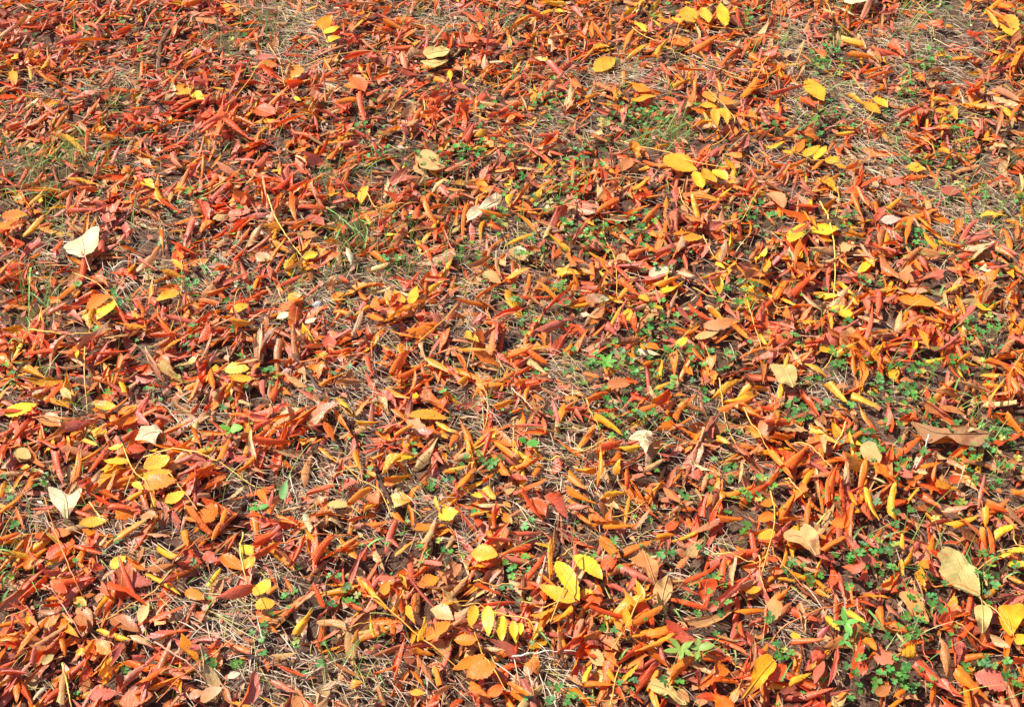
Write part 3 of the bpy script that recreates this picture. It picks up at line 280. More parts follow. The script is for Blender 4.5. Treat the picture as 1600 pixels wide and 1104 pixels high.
# density blobs: x y rx ry strength, photo units
CLOVER = "210 60 50 30 .5;60 35 40 20 .4;130 50 60 20 .4;50 60 30 15 .5;380 80 40 25 .4;610 160 50 25 .5;610 240 60 25 .6;545 155 15 12 .8;560 205 60 20 .4;770 180 50 30 .5;860 170 45 35 .8;740 240 60 25 .8;690 250 40 20 .7;810 300 25 25 .9;860 310 50 40 .7;905 250 50 30 .8;990 180 70 25 .9;1075 175 40 15 .8;1060 185 70 30 .5;1100 260 40 25 .5;1035 20 25 10 .7;1170 35 20 20 .9;1290 100 30 25 .9;1300 190 50 30 .8;1250 190 20 20 .9;1270 215 30 20 .8;1250 230 25 15 .8;1210 215 25 20 .8;1450 100 40 30 .7;1330 100 50 20 .5;1410 125 30 15 .6;1420 150 20 15 .8;1465 20 25 15 .8;1590 45 15 30 .9;1500 205 40 20 .6;1450 260 60 25 .8;1390 195 30 25 .6;1590 230 20 20 .7;1320 345 30 20 1;1430 370 35 25 .8;1180 345 45 20 1;1220 345 30 25 .7;1330 360 20 15 .9;1260 400 30 20 .6;1285 460 30 15 .7;1350 450 30 15 .8;1370 450 20 12 1;1480 480 60 30 .5;1520 350 40 30 .5;1530 520 40 35 1;1520 490 30 20 .7;1455 400 40 20 .6;1500 300 80 25 .5;1570 420 30 30 .5;1580 310 30 20 .6;1240 535 30 15 .8;1310 500 30 15 .7;955 380 80 35 .9;985 360 50 30 .8;885 370 25 20 .9;910 390 45 25 .8;870 480 35 35 1;815 515 25 25 .9;1040 430 25 15 .8;1060 420 15 12 .9;1150 460 50 25 .8;1030 510 40 30 .7;1000 515 30 20 .8;1190 535 25 20 .6;1035 545 40 20 .7;830 400 40 25 .7;820 365 30 20 .6;735 400 30 15 .9;780 355 30 25 .9;650 355 15 15 .8;615 415 40 20 .5;730 435 40 25 .4;790 470 40 25 .7;600 80 30 20 .3;945 575 60 30 1;1000 585 40 30 1;1015 600 45 30 1;985 655 65 25 1;960 640 25 15 .8;1070 570 60 30 1;1110 565 60 25 .9;1080 620 30 20 .9;840 580 30 15 .7;850 655 20 15 .8;940 700 30 25 .5;1030 720 20 20 .6;950 745 30 15 .6;1025 800 25 15 .9;1070 770 35 20 .6;1130 745 35 30 1;1160 790 45 25 1;1180 765 30 30 1;1110 800 20 15 .9;820 820 15 15 .9;1150 680 35 25 .7;1240 640 25 20 1;1295 575 50 25 1;1320 580 40 20 .8;1395 620 40 35 1;1420 640 40 25 1;1440 580 50 25 .9;1490 580 50 25 .9;1365 705 40 40 1;1380 690 35 25 1;1310 715 40 20 1;1295 720 20 15 .8;1390 745 25 20 .9;1290 640 30 20 .6;1430 720 30 12 .8;1520 710 35 20 1;1450 670 60 30 .6;1540 760 50 40 .9;1570 740 40 30 .8;1520 790 30 30 .7;1400 810 40 20 1;1430 810 30 15 .9;1560 690 50 40 .8;1590 620 15 20 .8;1355 640 40 20 .6;1370 870 50 30 1;1375 890 40 50 1;1360 920 40 25 .8;1340 880 25 20 .9;1430 885 15 15 .7;1445 940 30 40 1;1250 925 30 20 .9;1300 880 40 20 .5;1250 900 40 20 .7;1350 955 20 10 .9;1400 1000 60 30 1;1430 980 40 20 .9;1360 1000 40 20 .9;1345 1045 40 30 1;1320 1060 40 25 1;1400 1070 50 25 1;1380 1040 50 20 .7;1220 1030 30 25 1;1220 1065 20 12 .8;1290 1045 20 12 .8;1550 1050 40 30 1;1570 1075 40 30 1;1510 1055 25 20 .7;1495 1000 25 15 .9;1540 910 50 30 .9;1510 880 30 20 .9;1115 930 30 40 1;1080 940 40 20 .8;1100 965 40 20 .8;1110 1005 30 25 1;1120 1020 25 15 1;1180 985 30 25 1;1165 945 25 15 .7;980 1070 20 20 1;1050 1080 20 15 1;1035 1065 15 15 .9;870 1080 50 25 1;850 1095 40 12 .9;920 1100 30 10 .9;940 990 30 20 .8;945 985 30 30 .6;970 900 25 25 .9;990 910 20 15 .8;965 850 25 12 .9;925 865 25 20 .7;810 895 25 30 1;800 900 25 30 .9;1040 860 30 20 .7;1145 830 30 15 .9;1085 870 25 15 .5;670 855 25 25 1;700 860 30 15 .9;705 880 15 15 1;520 920 35 25 1;530 935 30 15 1;455 970 30 15 1;455 1000 20 15 .8;505 1040 15 10 1;490 945 20 15 .8;655 1050 15 8 1;410 1005 15 20 1;340 1045 20 15 .8;370 1040 30 15 .7;205 1055 15 15 .9;150 955 20 10 .9;195 970 15 8 .9;165 980 15 10 .8;185 840 15 15 .9;100 1090 15 20 .5;600 1060 80 30 .4;540 1000 60 20 .3;725 935 20 10 .8;330 855 15 10 .9;310 895 20 12 .7;50 770 40 20 .9;30 830 20 15 .8;70 755 20 10 .9;20 590 30 30 .5;135 635 25 12 .7;150 575 15 10 1;180 620 30 15 .5;225 605 15 12 1;235 622 12 8 .9;100 640 20 10 .7;350 650 25 20 .8;355 635 15 10 .9;200 725 25 15 .7;215 735 12 8 1;370 555 20 10 .5;120 445 20 10 .9;130 450 15 8 .9;180 480 25 20 .7;195 470 20 15 .7;295 450 20 15 1;345 470 15 10 .8;295 520 15 15 1;375 515 15 8 .8;160 530 25 25 .7;300 310 25 15 1;370 320 20 12 .6;155 300 12 12 1;360 370 40 25 .5;275 380 30 20 .6;320 420 40 15 .5;380 440 15 10 .9;550 690 40 15 .3;530 575 35 20 .6;570 580 20 20 .6;560 605 20 10 .6;700 610 25 15 .6;420 590 30 15 .8;585 750 40 15 .5;680 720 40 20 .7;650 705 15 10 1;745 740 45 30 .9;690 765 25 20 .9;735 810 30 15 .7;480 615 10 8 .9;445 935 20 10 .8;480 930 20 30 .9;830 690 10 6 .5"
GRASS = "95 255 90 35 1;130 235 60 20 .8;185 155 40 20 .9;60 310 80 20 .8;110 300 40 15 .8;50 480 30 50 1;60 470 40 60 .8;15 910 28 50 1;8 870 20 40 .9;60 560 30 40 .4;550 370 70 45 1;590 380 60 30 .8;430 45 50 30 .8;480 20 30 20 .5;530 270 60 20 .6;1010 215 70 22 1;1050 210 50 15 .8;870 310 40 15 .6;700 380 40 40 .5;345 75 30 20 .7;380 240 40 15 .6;780 30 30 20 .8;660 20 40 15 .5;700 70 40 20 .6;770 130 40 20 .7;1000 590 60 40 .4;1310 60 25 40 .5;1420 45 20 40 .9;1410 230 20 30 .7;1550 310 50 40 .7;1550 250 60 30 .6;1580 380 30 40 .5;1570 670 40 50 .6;1530 650 40 30 .8;1390 620 60 60 .5;1540 910 50 30 .9;1380 860 70 60 .4;1400 1000 90 50 .5;330 925 25 20 .7;500 1000 80 40 .5;560 1040 100 50 .7;420 1060 80 30 .5;120 640 50 40 .5;200 600 60 60 .3;90 810 60 30 .5;250 840 60 20 .3;610 420 80 20 .6;720 310 80 40 .4;500 440 40 25 .7;430 470 50 30 .5;1060 930 80 40 .4;850 1030 50 20 .4;780 870 40 30 .6;700 600 40 30 .5;1160 350 40 60 .3;450 430 30 40 .4;250 340 60 30 .5;30 380 60 40 .5;80 350 50 30 .6;250 30 60 20 .3;960 110 50 25 .5;1060 90 80 15 .5;1210 60 40 40 .4;1290 150 40 20 .7;1460 30 60 30 .4"
STRAW = "500 755 80 45 1;640 790 100 45 1;470 790 50 50 .9;880 590 50 50 1;860 740 70 80 1;850 770 80 60 .9;290 955 110 40 1;370 960 70 70 1;440 1060 120 50 1;850 1050 80 50 1;420 880 60 60 .9;1110 655 60 40 .9;1370 290 100 30 .7;970 115 90 25 .8;1370 165 50 30 1;60 800 45 40 .9;500 465 60 45 .9;290 640 50 40 1;1500 340 70 60 .9;870 200 70 20 .7;720 650 60 40 .8;740 590 60 50 .5;60 630 50 30 .6;1270 600 50 25 .8;1240 960 60 40 .9;210 850 60 50 .9;600 1070 120 40 .8;1290 160 50 40 .8;1360 240 60 30 .8;1470 70 60 50 .9;1390 60 40 20 .8;1090 100 60 30 .7;420 770 60 60 .7;560 590 50 30 .9;570 640 60 40 .8;550 700 50 50 .8;480 620 50 60 .8;260 300 80 60 .3;240 360 40 50 .7;230 430 60 40 .9;100 380 60 50 .6;340 410 60 50 .7;750 470 80 60 .6;780 380 60 40 .8;620 530 60 30 .7;590 440 50 30 .6;470 30 50 30 .8;710 30 60 25 .8;470 90 60 40 .7;1070 850 60 30 .8;1060 980 90 60 .4;780 1000 80 30 .7;1250 160 30 40 .7;1240 80 40 50 .7;1590 470 30 40 .6;1000 680 80 40 .6;940 760 50 50 .9;1110 720 60 40 .7;1200 860 50 40 .4;1300 250 150 20 .4;180 250 50 20 .3;150 120 90 30 .3;740 840 60 30 .6;340 470 60 50 .3;1000 840 60 30 .9;1060 900 40 30 .9"
SOIL = "1500 45 45 35 1;1310 135 30 20 .7;700 25 25 15 .8;235 365 30 25 .9;1100 655 50 25 .8;120 135 40 20 .4;1480 60 50 40 .9;700 85 40 20 .3;1520 30 60 30 .6;640 780 40 20 .2"
# ------------------------------------------------------------------ helpers
R = np.random.default_rng(7)
U = lambda a, b: float(R.uniform(a, b))
cp_, sp_ = math.cos(PITCH), math.sin(PITCH)
TV = math.tan(HALF_V)
def g2(x, y, z=.012):
    """photo units -> the point of the ground seen there"""
    u = (x-800)/552*TV; v = (552-y)/552*TV
    dx, dy, dz = u, cp_+v*sp_, -sp_+v*cp_
    t = (CAM_H-z)/-dz
    return np.array((dx*t, dy*t))
def photo(gx, gy, z=.012):
    d = gy*cp_ + (CAM_H-z)*sp_
    v = (gy*sp_ - (CAM_H-z)*cp_)/d
    return 800+gx/d/TV*552, 552-v/TV*552
def srgb(r, g, b):
    f = lambda c: (c/255/12.92 if c <= 10 else ((c/255+.055)/1.055)**2.4)
    return np.array((f(r), f(g), f(b)))
COL = {'R': srgb(234, 88, 26), 'O': srgb(248, 132, 18), 'A': srgb(248, 174, 34), 'Y': srgb(250, 204, 44),
       'P': srgb(208, 110, 88), 'B': srgb(196, 122, 66), 'T': srgb(214, 172, 112), 'W': srgb(224, 210, 174),
       'V': srgb(206, 184, 112), 'S': srgb(158, 112, 80), 'U': srgb(222, 152, 84), 'D': srgb(140, 72, 50), 'K': srgb(188, 172, 108)}
BACK = {'K': 'V', 'R': 'P', 'O': 'R', 'A': 'O', 'Y': 'A', 'P': 'B', 'B': 'T', 'T': 'B', 'W': 'V', 'V': 'T', 'S': 'T', 'U': 'B', 'D': 'P'}
# height field of the litter
HX0, HY0, HC = -2.6, .3, .005
NXH, NYH = int(5.2/HC), int(3.6/HC)
def gz(x, y):
    x = np.asarray(x); y = np.asarray(y)
    f = np.clip(1.6-.12*np.hypot(x, y-1.6), .0, 1)
    return f*(.006*np.sin(5.1*x+1.3)*np.sin(4.3*y+.4) + .004*np.sin(13.7*x+2*np.sin(7*y)) + .003*np.sin(19*y+3*np.sin(11*x)))
xs = HX0+HC*(np.arange(NXH)+.5); ys = HY0+HC*(np.arange(NYH)+.5)
H = gz(*np.meshgrid(xs, ys, indexing='ij')).astype(np.float32)
def cell(x, y):
    return (np.clip(((x-HX0)/HC).astype(int), 0, NXH-1), np.clip(((y-HY0)/HC).astype(int), 0, NYH-1))
def hat(x, y):
    i, j = cell(np.atleast_1d(x), np.atleast_1d(y)); return H[i, j]
C = S.collection
def mesh_obj(name, V, F, mat, col=None, col2=None, uv=None, parent=None, loc=None, smooth=True):
    me = bpy.data.meshes.new(name)
    V = np.asarray(V, np.float32); F = np.asarray(F, np.int32)
    if loc is not None: V = V - np.asarray(loc, np.float32)
    n = F.shape[1]
    me.vertices.add(len(V)); me.vertices.foreach_set("co", V.ravel())
    me.loops.add(F.size); me.loops.foreach_set("vertex_index", F.ravel())
    me.polygons.add(len(F)); me.polygons.foreach_set("loop_start", np.arange(0, F.size, n, dtype=np.int32))
    if smooth: me.polygons.foreach_set("use_smooth", np.ones(len(F), bool))
    for nm, c in (("Col", col), ("Back", col2)):
        if c is not None:
            c = np.asarray(c, np.float32)
            if c.ndim == 1: c = np.tile(c, (len(V), 1))
            a = me.color_attributes.new(nm, 'FLOAT_COLOR', 'POINT')
            a.data.foreach_set("color", np.hstack([c, np.ones((len(V), 1), np.float32)]).astype(np.float32).ravel())
    if uv is not None:
        l = me.uv_layers.new(name="UVMap"); l.data.foreach_set("uv", np.asarray(uv, np.float32)[F.ravel()].ravel())
    me.update(); me.validate()
    me.materials.append(mat)
    o = bpy.data.objects.new(name, me); C.objects.link(o)
    if loc is not None: o.location = tuple(float(a) for a in loc)
    if parent is not None:
        o.parent = parent
        if loc is not None: o.location = tuple(float(a-b) for a, b in zip(loc, parent.location))
    return o
def tag(o, label=None, cat=None, group=None, kind=None):
    for k, v in (("label", label), ("category", cat), ("group", group), ("kind", kind)):
        if v: o[k] = v
    return o
class Soup:
    def __init__(s): s.V = []; s.F = []; s.c = []; s.b = []; s.uv = []; s.n = 0
    def add(s, V, F, c, b=None, uv=None):
        s.V.append(V); s.F.append(F+s.n); s.n += len(V)
        c = np.asarray(c); b = c if b is None else np.asarray(b)
        s.c.append(np.tile(c, (len(V), 1)) if c.ndim == 1 else c); s.b.append(np.tile(b, (len(V), 1)) if b.ndim == 1 else b)
        s.uv.append(np.zeros((len(V), 2)) if uv is None else uv)
    def build(s, name, mat, **k):
        k.setdefault('smooth', getattr(s, 'sm', True)); return mesh_obj(name, np.vstack(s.V), np.vstack(s.F), mat, np.vstack(s.c), np.vstack(s.b), np.vstack(s.uv), **k)
def grid_faces(a, b):
    i, j = np.meshgrid(np.arange(a-1), np.arange(b-1), indexing='ij'); k = (i*b+j).ravel()
    return np.stack([k, k+1, k+b+1, k+b], 1)
def rotm(ax, a):
    c, s = math.cos(a), math.sin(a)
    return np.array({'x': ((1, 0, 0), (0, c, -s), (0, s, c)), 'y': ((c, 0, s), (0, 1, 0), (-s, 0, c)), 'z': ((c, -s, 0), (s, c, 0), (0, 0, 1))}[ax])
# ------------------------------------------------------------------ materials
class NT:
    def __init__(s, m): m.use_nodes = True; s.t = m.node_tree; s.t.nodes.clear()
    def n(s, ty, **k):
        o = s.t.nodes.new(ty)
        for a, b in k.items():
            if a.startswith('i_'):
                q = a[2:]; q = int(q) if q.isdigit() else q.replace('_', ' ')
                if hasattr(b, 'bl_idname') or isinstance(b, bpy.types.NodeSocket): s.t.links.new(b, o.inputs[q])
                else: o.inputs[q].default_value = b
            else: setattr(o, a, b)
        return o
    def m(s, op, a, b=0., c=None):
        o = s.n('ShaderNodeMath', operation=op)
        for i, v in enumerate((a, b, c)):
            if v is None: continue
            if isinstance(v, bpy.types.NodeSocket): s.t.links.new(v, o.inputs[i])
            else: o.inputs[i].default_value = v
        return o.outputs[0]
    def mix(s, f, a, b, mode='MIX'):
        o = s.n('ShaderNodeMix', data_type='RGBA', blend_type=mode)
        for i, v in ((0, f), (6, a), (7, b)):
            if isinstance(v, bpy.types.NodeSocket): s.t.links.new(v, o.inputs[i])
            else: o.inputs[i].default_value = v if i == 0 else (tuple(v)+(1,) if len(v) == 3 else v)
        return o.outputs[2]
    def noise(s, vec, scale, detail=3, rough=.55):
        return s.n('ShaderNodeTexNoise', i_Vector=vec, i_Scale=scale, i_Detail=detail, i_Roughness=rough).outputs[0]
    def ramp(s, f, a, b, c=0., d=1.):
        o = s.n('ShaderNodeMapRange', i_0=f, i_1=a, i_2=b, i_3=c, i_4=d); return o.outputs[0]
def leaf_material(name, spots=.5, trans=.25, rough=.46, veins=1., spec=.35):
    m = bpy.data.materials.new(name); t = NT(m)
    geo = t.n('ShaderNodeNewGeometry'); P = geo.outputs['Position']
    ca = t.n('ShaderNodeAttribute', attribute_name='Col').outputs[0]; cb = t.n('ShaderNodeAttribute', attribute_name='Back').outputs[0]
    base = t.mix(geo.outputs['Backfacing'], ca, cb)
    sep = t.n('ShaderNodeSeparateXYZ', i_0=t.n('ShaderNodeUVMap', uv_map='UVMap').outputs[0]); u, v = sep.outputs[0], sep.outputs[1]
    av = t.m('ABSOLUTE', v)
    mid = t.ramp(av, .015, .06, 1, 0)
    side = t.m('PINGPONG', t.m('SUBTRACT', t.m('MULTIPLY', u, 10.), t.m('MULTIPLY', av, 1.7)), .5)
    sv = t.ramp(side, .0, .075, 1, 0)
    n1 = t.noise(P, 45, 3); n2 = t.noise(P, 240, 4, .65); n3 = t.noise(P, 120, 2)
    # ageing: hue drifts across each leaf, small brown specks, browned margins
    c = t.mix(t.ramp(n1, .38, .66, 0, .6), base, t.mix(1., base, (.96, .66, .5), 'MULTIPLY'))
    c = t.mix(t.ramp(n3, .5, .75, 0, .28), c, t.mix(1., base, (1.05, 1.22, 1.0), 'MULTIPLY'))
    c = t.mix(t.ramp(n2, .6, .7, 0, spots), c, (.15, .05, .02))
    tipb = t.m('MULTIPLY', t.ramp(t.m('ADD', u, t.m('MULTIPLY', n3, .5)), 1.12, 1.3, 0, .75), t.ramp(n1, .42, .55, 0, 1))
    c = t.mix(tipb, c, (.2, .07, .03))
    c = t.mix(t.m('MULTIPLY', t.ramp(av, .86, 1.0, 0, .65), t.ramp(n3, .4, .6, 0, 1)), c, (.3, .1, .03))
    vein = t.m('MAXIMUM', mid, t.m('MULTIPLY', sv, .55))
    c = t.mix(t.m('MULTIPLY', vein, .4*veins), c, t.mix(.5, c, (.8, .5, .22)))
    bmp = t.n('ShaderNodeBump', i_Strength=.5, i_Distance=.0012, i_Height=t.m('ADD', t.m('MULTIPLY', n2, .8), t.m('ADD', t.m('MULTIPLY', vein, -.7*veins), n3)))
    b = t.n('ShaderNodeBsdfPrincipled', i_Base_Color=c, i_Roughness=rough, i_Normal=bmp.outputs[0]); b.inputs['Specular IOR Level'].default_value = spec
    tr = t.n('ShaderNodeBsdfTranslucent', i_Color=t.mix(1., c, (1.0, .8, .5), 'MULTIPLY'), i_Normal=bmp.outputs[0])
    mx = t.n('ShaderNodeMixShader', i_0=trans, i_1=b.outputs[0], i_2=tr.outputs[0])
    t.n('ShaderNodeOutputMaterial', i_0=mx.outputs[0]); return m
M_leaf = leaf_material("dry_leaf", rough=.42, spec=.5)
M_pale = leaf_material("pale_leaf", spots=.45, trans=.2, rough=.6, veins=1.5, spec=.25)
def plain(name, rough=.5, trans=0., nscale=200, amt=.35, spec=.3, bump=.0):
    m = bpy.data.materials.new(name); t = NT(m)
    P = t.n('ShaderNodeNewGeometry').outputs['Position']
    c = t.n('ShaderNodeAttribute', attribute_name='Col').outputs[0]
    n = t.noise(P, nscale, 3)
    c = t.mix(t.ramp(n, .35, .65, 0, amt), c, t.mix(1., c, (.55, .5, .42), 'MULTIPLY'))
    b = t.n('ShaderNodeBsdfPrincipled', i_Base_Color=c, i_Roughness=rough); b.inputs['Specular IOR Level'].default_value = spec
    if bump: t.t.links.new(t.n('ShaderNodeBump', i_Strength=bump, i_Distance=.002, i_Height=n).outputs[0], b.inputs['Normal'])
    out = b.outputs[0]
    if trans:
        tr = t.n('ShaderNodeBsdfTranslucent', i_Color=t.mix(1., c, (1.2, 1.1, .5), 'MULTIPLY'))
        out = t.n('ShaderNodeMixShader', i_0=trans, i_1=out, i_2=tr.outputs[0]).outputs[0]
    t.n('ShaderNodeOutputMaterial', i_0=out); return m
M_green = plain("clover_leaf", .5, .3, 150, .35, .35)
M_grass = plain("grass_blade", .5, .25, 60, .4)
M_straw = plain("dry_straw", .6, .1, 90, .45)
M_stalk = plain("leaf_stalk", .4, 0, 60, .3, .4)
M_bark = plain("bark", .85, 0, 180, .8, .2, .9)
M_stone = plain("stone", .7, 0, 90, .5, .3, .6)
def soil_material():
    m = bpy.data.materials.new("soil"); t = NT(m)
    P = t.n('ShaderNodeNewGeometry').outputs['Position']
    a, b, d = t.noise(P, 4, 4), t.noise(P, 60, 5, .7), t.noise(P, 320, 4, .7)
    c = t.mix(t.ramp(a, .35, .65), (.14, .07, .042), (.23, .135, .09))
    c = t.mix(t.ramp(b, .4, .62, 0, .8), c, (.07, .032, .018))
    c = t.mix(t.ramp(d, .56, .68, 0, .85), c, (.38, .25, .17))
    h = t.m('ADD', t.m('MULTIPLY', b, 1.5), d)
    s = t.n('ShaderNodeBsdfPrincipled', i_Base_Color=c, i_Roughness=.92, i_Normal=t.n('ShaderNodeBump', i_Strength=1., i_Distance=.006, i_Height=h).outputs[0])
    s.inputs['Specular IOR Level'].default_value = .15
    t.n('ShaderNodeOutputMaterial', i_0=s.outputs[0]); return m
M_soil = soil_material()
# ------------------------------------------------------------------ ground: one sheet, fine near the camera, reaching far out
def stretch(lo, hi, n, far):
    c = np.linspace(lo, hi, n); k = np.geomspace(.05, far, 26)
    return np.concatenate([lo-k[::-1], c, hi+k])
gx, gy = stretch(-1.8, 1.8, 300, 120), stretch(.5, 3.4, 260, 120)
X, Y = np.meshgrid(gx, gy, indexing='ij')
Z = gz(X, Y)+np.where((np.abs(X) < 2) & (Y > .3) & (Y < 3.6), R.normal(0, .0012, X.shape), 0)
tag(mesh_obj("ground", np.stack([X, Y, Z], 2).reshape(-1, 3), grid_faces(len(gx), len(gy)), M_soil), "reddish brown bare soil under the leaf litter", kind="structure")
# ------------------------------------------------------------------ density fields
def blobs(s): return np.array([[float(a) for a in b.split()] for b in s.split(';')])
BC, BG, BS, BE = map(blobs, (CLOVER, GRASS, STRAW, SOIL))
def dens(B, px, py):
    d = ((px[:, None]-B[:, 0])/B[:, 2])**2+((py[:, None]-B[:, 1])/B[:, 3])**2
    return (B[:, 4]*np.exp(-d*.9)).max(1)
def sow(n, zone=1.0):
    """even random points over the trapezium of ground that the photo shows, with a margin"""
    k = int(n*1.7); y = R.uniform(.62, 3.25, k); x = R.uniform(-1.75, 1.75, k)
    ok = np.abs(x) < .40*(y*cp_+1.02)*1.03+.30
    x, y = x[ok][:n], y[ok][:n]; px, py = photo(x, y); return x, y, px, py
# ------------------------------------------------------------------ leaf shapes
def make_leaf(L, w, form, nt_=13, ns=11, teeth=False, big=False):
    """blade in its own axes: x base to tip, y across, z up; returns (nt*ns,3) and uv"""
    t = np.linspace(0, 1, nt_); s = np.linspace(-1, 1, ns)
    pk = {'r': U(.25, .42), 'c': U(.2, .3), 'b': U(.35, .48), 'f': U(.38, .47)}[form]
    q = {'r': 1.0, 'c': .95, 'b': .95, 'f': .85}[form]
    h = np.sin(math.pi*np.clip(t, .0, 1)**(math.log(.5)/math.log(pk)))
    h = np.clip(h, 0, 1)**q
    e0 = {'r': U(.55, 1), 'c': U(.7, 1), 'b': U(.0, .55), 'f': 0}[form]; e1 = U(.2, .6) if form == 'r' and U(0, 1) < .28 else U(.1, .35) if form in 'cb' and U(0, 1) < .2 else 0
    if form in 'rcb': h = np.where(t > pk, 1-(1-e1)*((t-pk)/(1-pk))**U(.85, 1.2), h)
    if form in 'rcb': h = np.where(t < pk, np.maximum(h, e0+(1-e0)*t/pk), h)
    h = np.clip(h, .015, 1)
    h = h*(1+R.normal(0, .035, nt_))
    hs = np.tile(h[:, None], (1, ns))
    if teeth:
        hs = hs*(1+.07*np.abs(s)**4*np.where(np.arange(nt_) % 2 == 0, 1, -1)[:, None])
    if form == 'r':
        th = U(2.9, 6.2); r0 = w/2*U(.98, 1.2); F = th*r0; sh = U(.25, .75)
        rl = rr = r0; d0l = d0r = 0; tight = .055; cone = (U(.1, .35) if e1 else -U(.3, .7)); k0 = 0
        off = r0*U(-1.2, 1.2); mid = (sh-.5)*F*.7
    elif form == 'c':
        rl = w*U(.10, .17); F = w*U(1.25, 1.6); rr = w*U(1.2, 3); d0l = F*U(.02, .2); d0r = 0; tight = .05; cone = U(-.5, .1); mid = 0; off = w*U(.2, .5); k0 = .2/w
    elif form == 'b':
        th = U(1.7, 3.3); r0 = w/(2*math.sin(min(th/2, math.pi/2)))*1.02; F = th*r0
        rl, rr = r0*U(.6, 1.2), r0*U(.6, 1.2); d0l = d0r = F*U(0, .08); tight = .05; cone = U(-.4, .4); mid = 0; off = w*U(-.25, .25); k0 = .3/w
    else:
        F = w*1.04; rl, rr = F/U(.2, 1.), F/U(.2, 1.); d0l = d0r = 0; tight = 0; cone = U(-.3, .3); mid = 0; off = 0; k0 = 0
        if U(0, 1) < .4: rl = -rl*2.
        if U(0, 1) < .25: rr = -rr*2
    V = np.zeros((nt_, ns, 3))
    m = 8*(ns-1)+1; sf = np.linspace(-1, 1, m)
    hf = hs[:, ::1]
    hfi = np.array([np.interp(sf, s, hf[i]) for i in range(nt_)])
    d = sf[None]*hfi*F/2+mid*0; c = (off*(t-.5)*2)[:, None]
    kc = 1+cone*(t-.5)[:, None]*2
    kap = np.where(d-c > d0r, 1/(rr*kc), np.where(d-c < -d0l, 1/(rl*kc), k0))
    if form != 'f': kap = kap*(.3+1.4*(np.sin(d/(F*U(.045, .075))+U(0, 6)+3*t[:, None]*U(-.5, .5)) > .35)*1.0)*1.15
    dd = np.diff(d, axis=1); km = (kap[:, 1:]+kap[:, :-1])/2
    ang = np.concatenate([np.zeros((nt_, 1)), np.cumsum(km*dd, 1)], 1)
    ang = ang-ang[:, (m-1)//2][:, None]
    ang = ang*(1+tight*np.abs(ang))
    am = (ang[:, 1:]+ang[:, :-1])/2
    y = np.concatenate([np.zeros((nt_, 1)), np.cumsum(np.cos(am)*dd, 1)], 1); z = np.concatenate([np.zeros((nt_, 1)), np.cumsum(np.sin(am)*dd, 1)], 1)
    y = (y-y[:, (m-1)//2][:, None])[:, ::8]; z = (z-z[:, (m-1)//2][:, None])[:, ::8]
    if form == 'r': z = z*U(.62, .95)
    if form == 'r': z = z-(z.max(1)+z.min(1))[:, None]/2*.55; y = y-(y.max(1)+y.min(1))[:, None]/2*.8
    if form == 'f':
        z = z+.045*w*np.sin(t*U(5, 11)+U(0, 6))[:, None]*s[None]**2*R.choice([-1, 1])+.03*w*np.abs(s)[None]
    x = np.tile((t*L)[:, None], (1, ns))
    if form in 'rcb': x = x+L*U(.04, .2)*R.choice([-1, 1])*s[None]*(1-t[:, None])**2+L*e1*U(-.3, .3)*s[None]*t[:, None]**2+L*.018*R.normal(0, 1, ns)[None]*np.where(e0 > .5, (1-t[:, None])**3, 0)
    x = x+.06*w*(np.abs(s)[None]**1.5)*np.sin(t*9+U(0, 6))[:, None]
    V = np.stack([x, y, z], 2).reshape(-1, 3)
    if form != 'f':
        cr = w*.055*(np.sin(x*U(2.2, 4)*3/w+3*s[None]+U(0, 6))+R.normal(0, .5, x.shape)*(.3+.7*np.abs(s)[None]))
        V[:, 2] += cr.ravel(); V[:, 1] += (cr*R.normal(0, .7, ns)[None]).ravel()
        tw = U(-.9, .9)*(V[:, 0]/L-.5); V = np.stack([V[:, 0], V[:, 1]*np.cos(tw)-V[:, 2]*np.sin(tw), V[:, 1]*np.sin(tw)+V[:, 2]*np.cos(tw)], 1)
    # roll about its length, then bend along it
    a = {'r': U(0, 2*math.pi) if U(0, 1) < .5 else math.pi+U(-1, 1), 'c': U(-.65, .65)+(math.pi if U(0, 1) < .35 else 0), 'b': U(-.7, .7)+(math.pi if U(0, 1) < .55 else 0), 'f': U(-.2, .2)}[form]
    V = V@rotm('x', a).T
    be = {'r': U(-.3, .2), 'c': U(-.35, .35), 'b': U(-.6, .4), 'f': U(-.6, .25)}[form]
    bl = U(-.2, .2)
    if abs(be) > .02:
        rad = L/be; th_ = V[:, 0]/rad-be/2; z0 = V[:, 2]
        V = np.stack([(rad-z0)*np.sin(th_), V[:, 1], rad-(rad-z0)*np.cos(th_)], 1)
    if abs(bl) > .02: V[:, 1] += L*bl*((V[:, 0]/L)**2)
    V[:, 0] -= (V[:, 0].max()+V[:, 0].min())/2; V[:, 0] *= L/max(np.ptp(V[:, 0]), 1e-4)
    uu, vv = np.meshgrid(t, s, indexing='ij')
    return V, np.stack([uu.ravel(), vv.ravel()], 1)
FACES = {(a, b): grid_faces(a, b) for a in (9, 13, 19) for b in (9, 11, 13)}
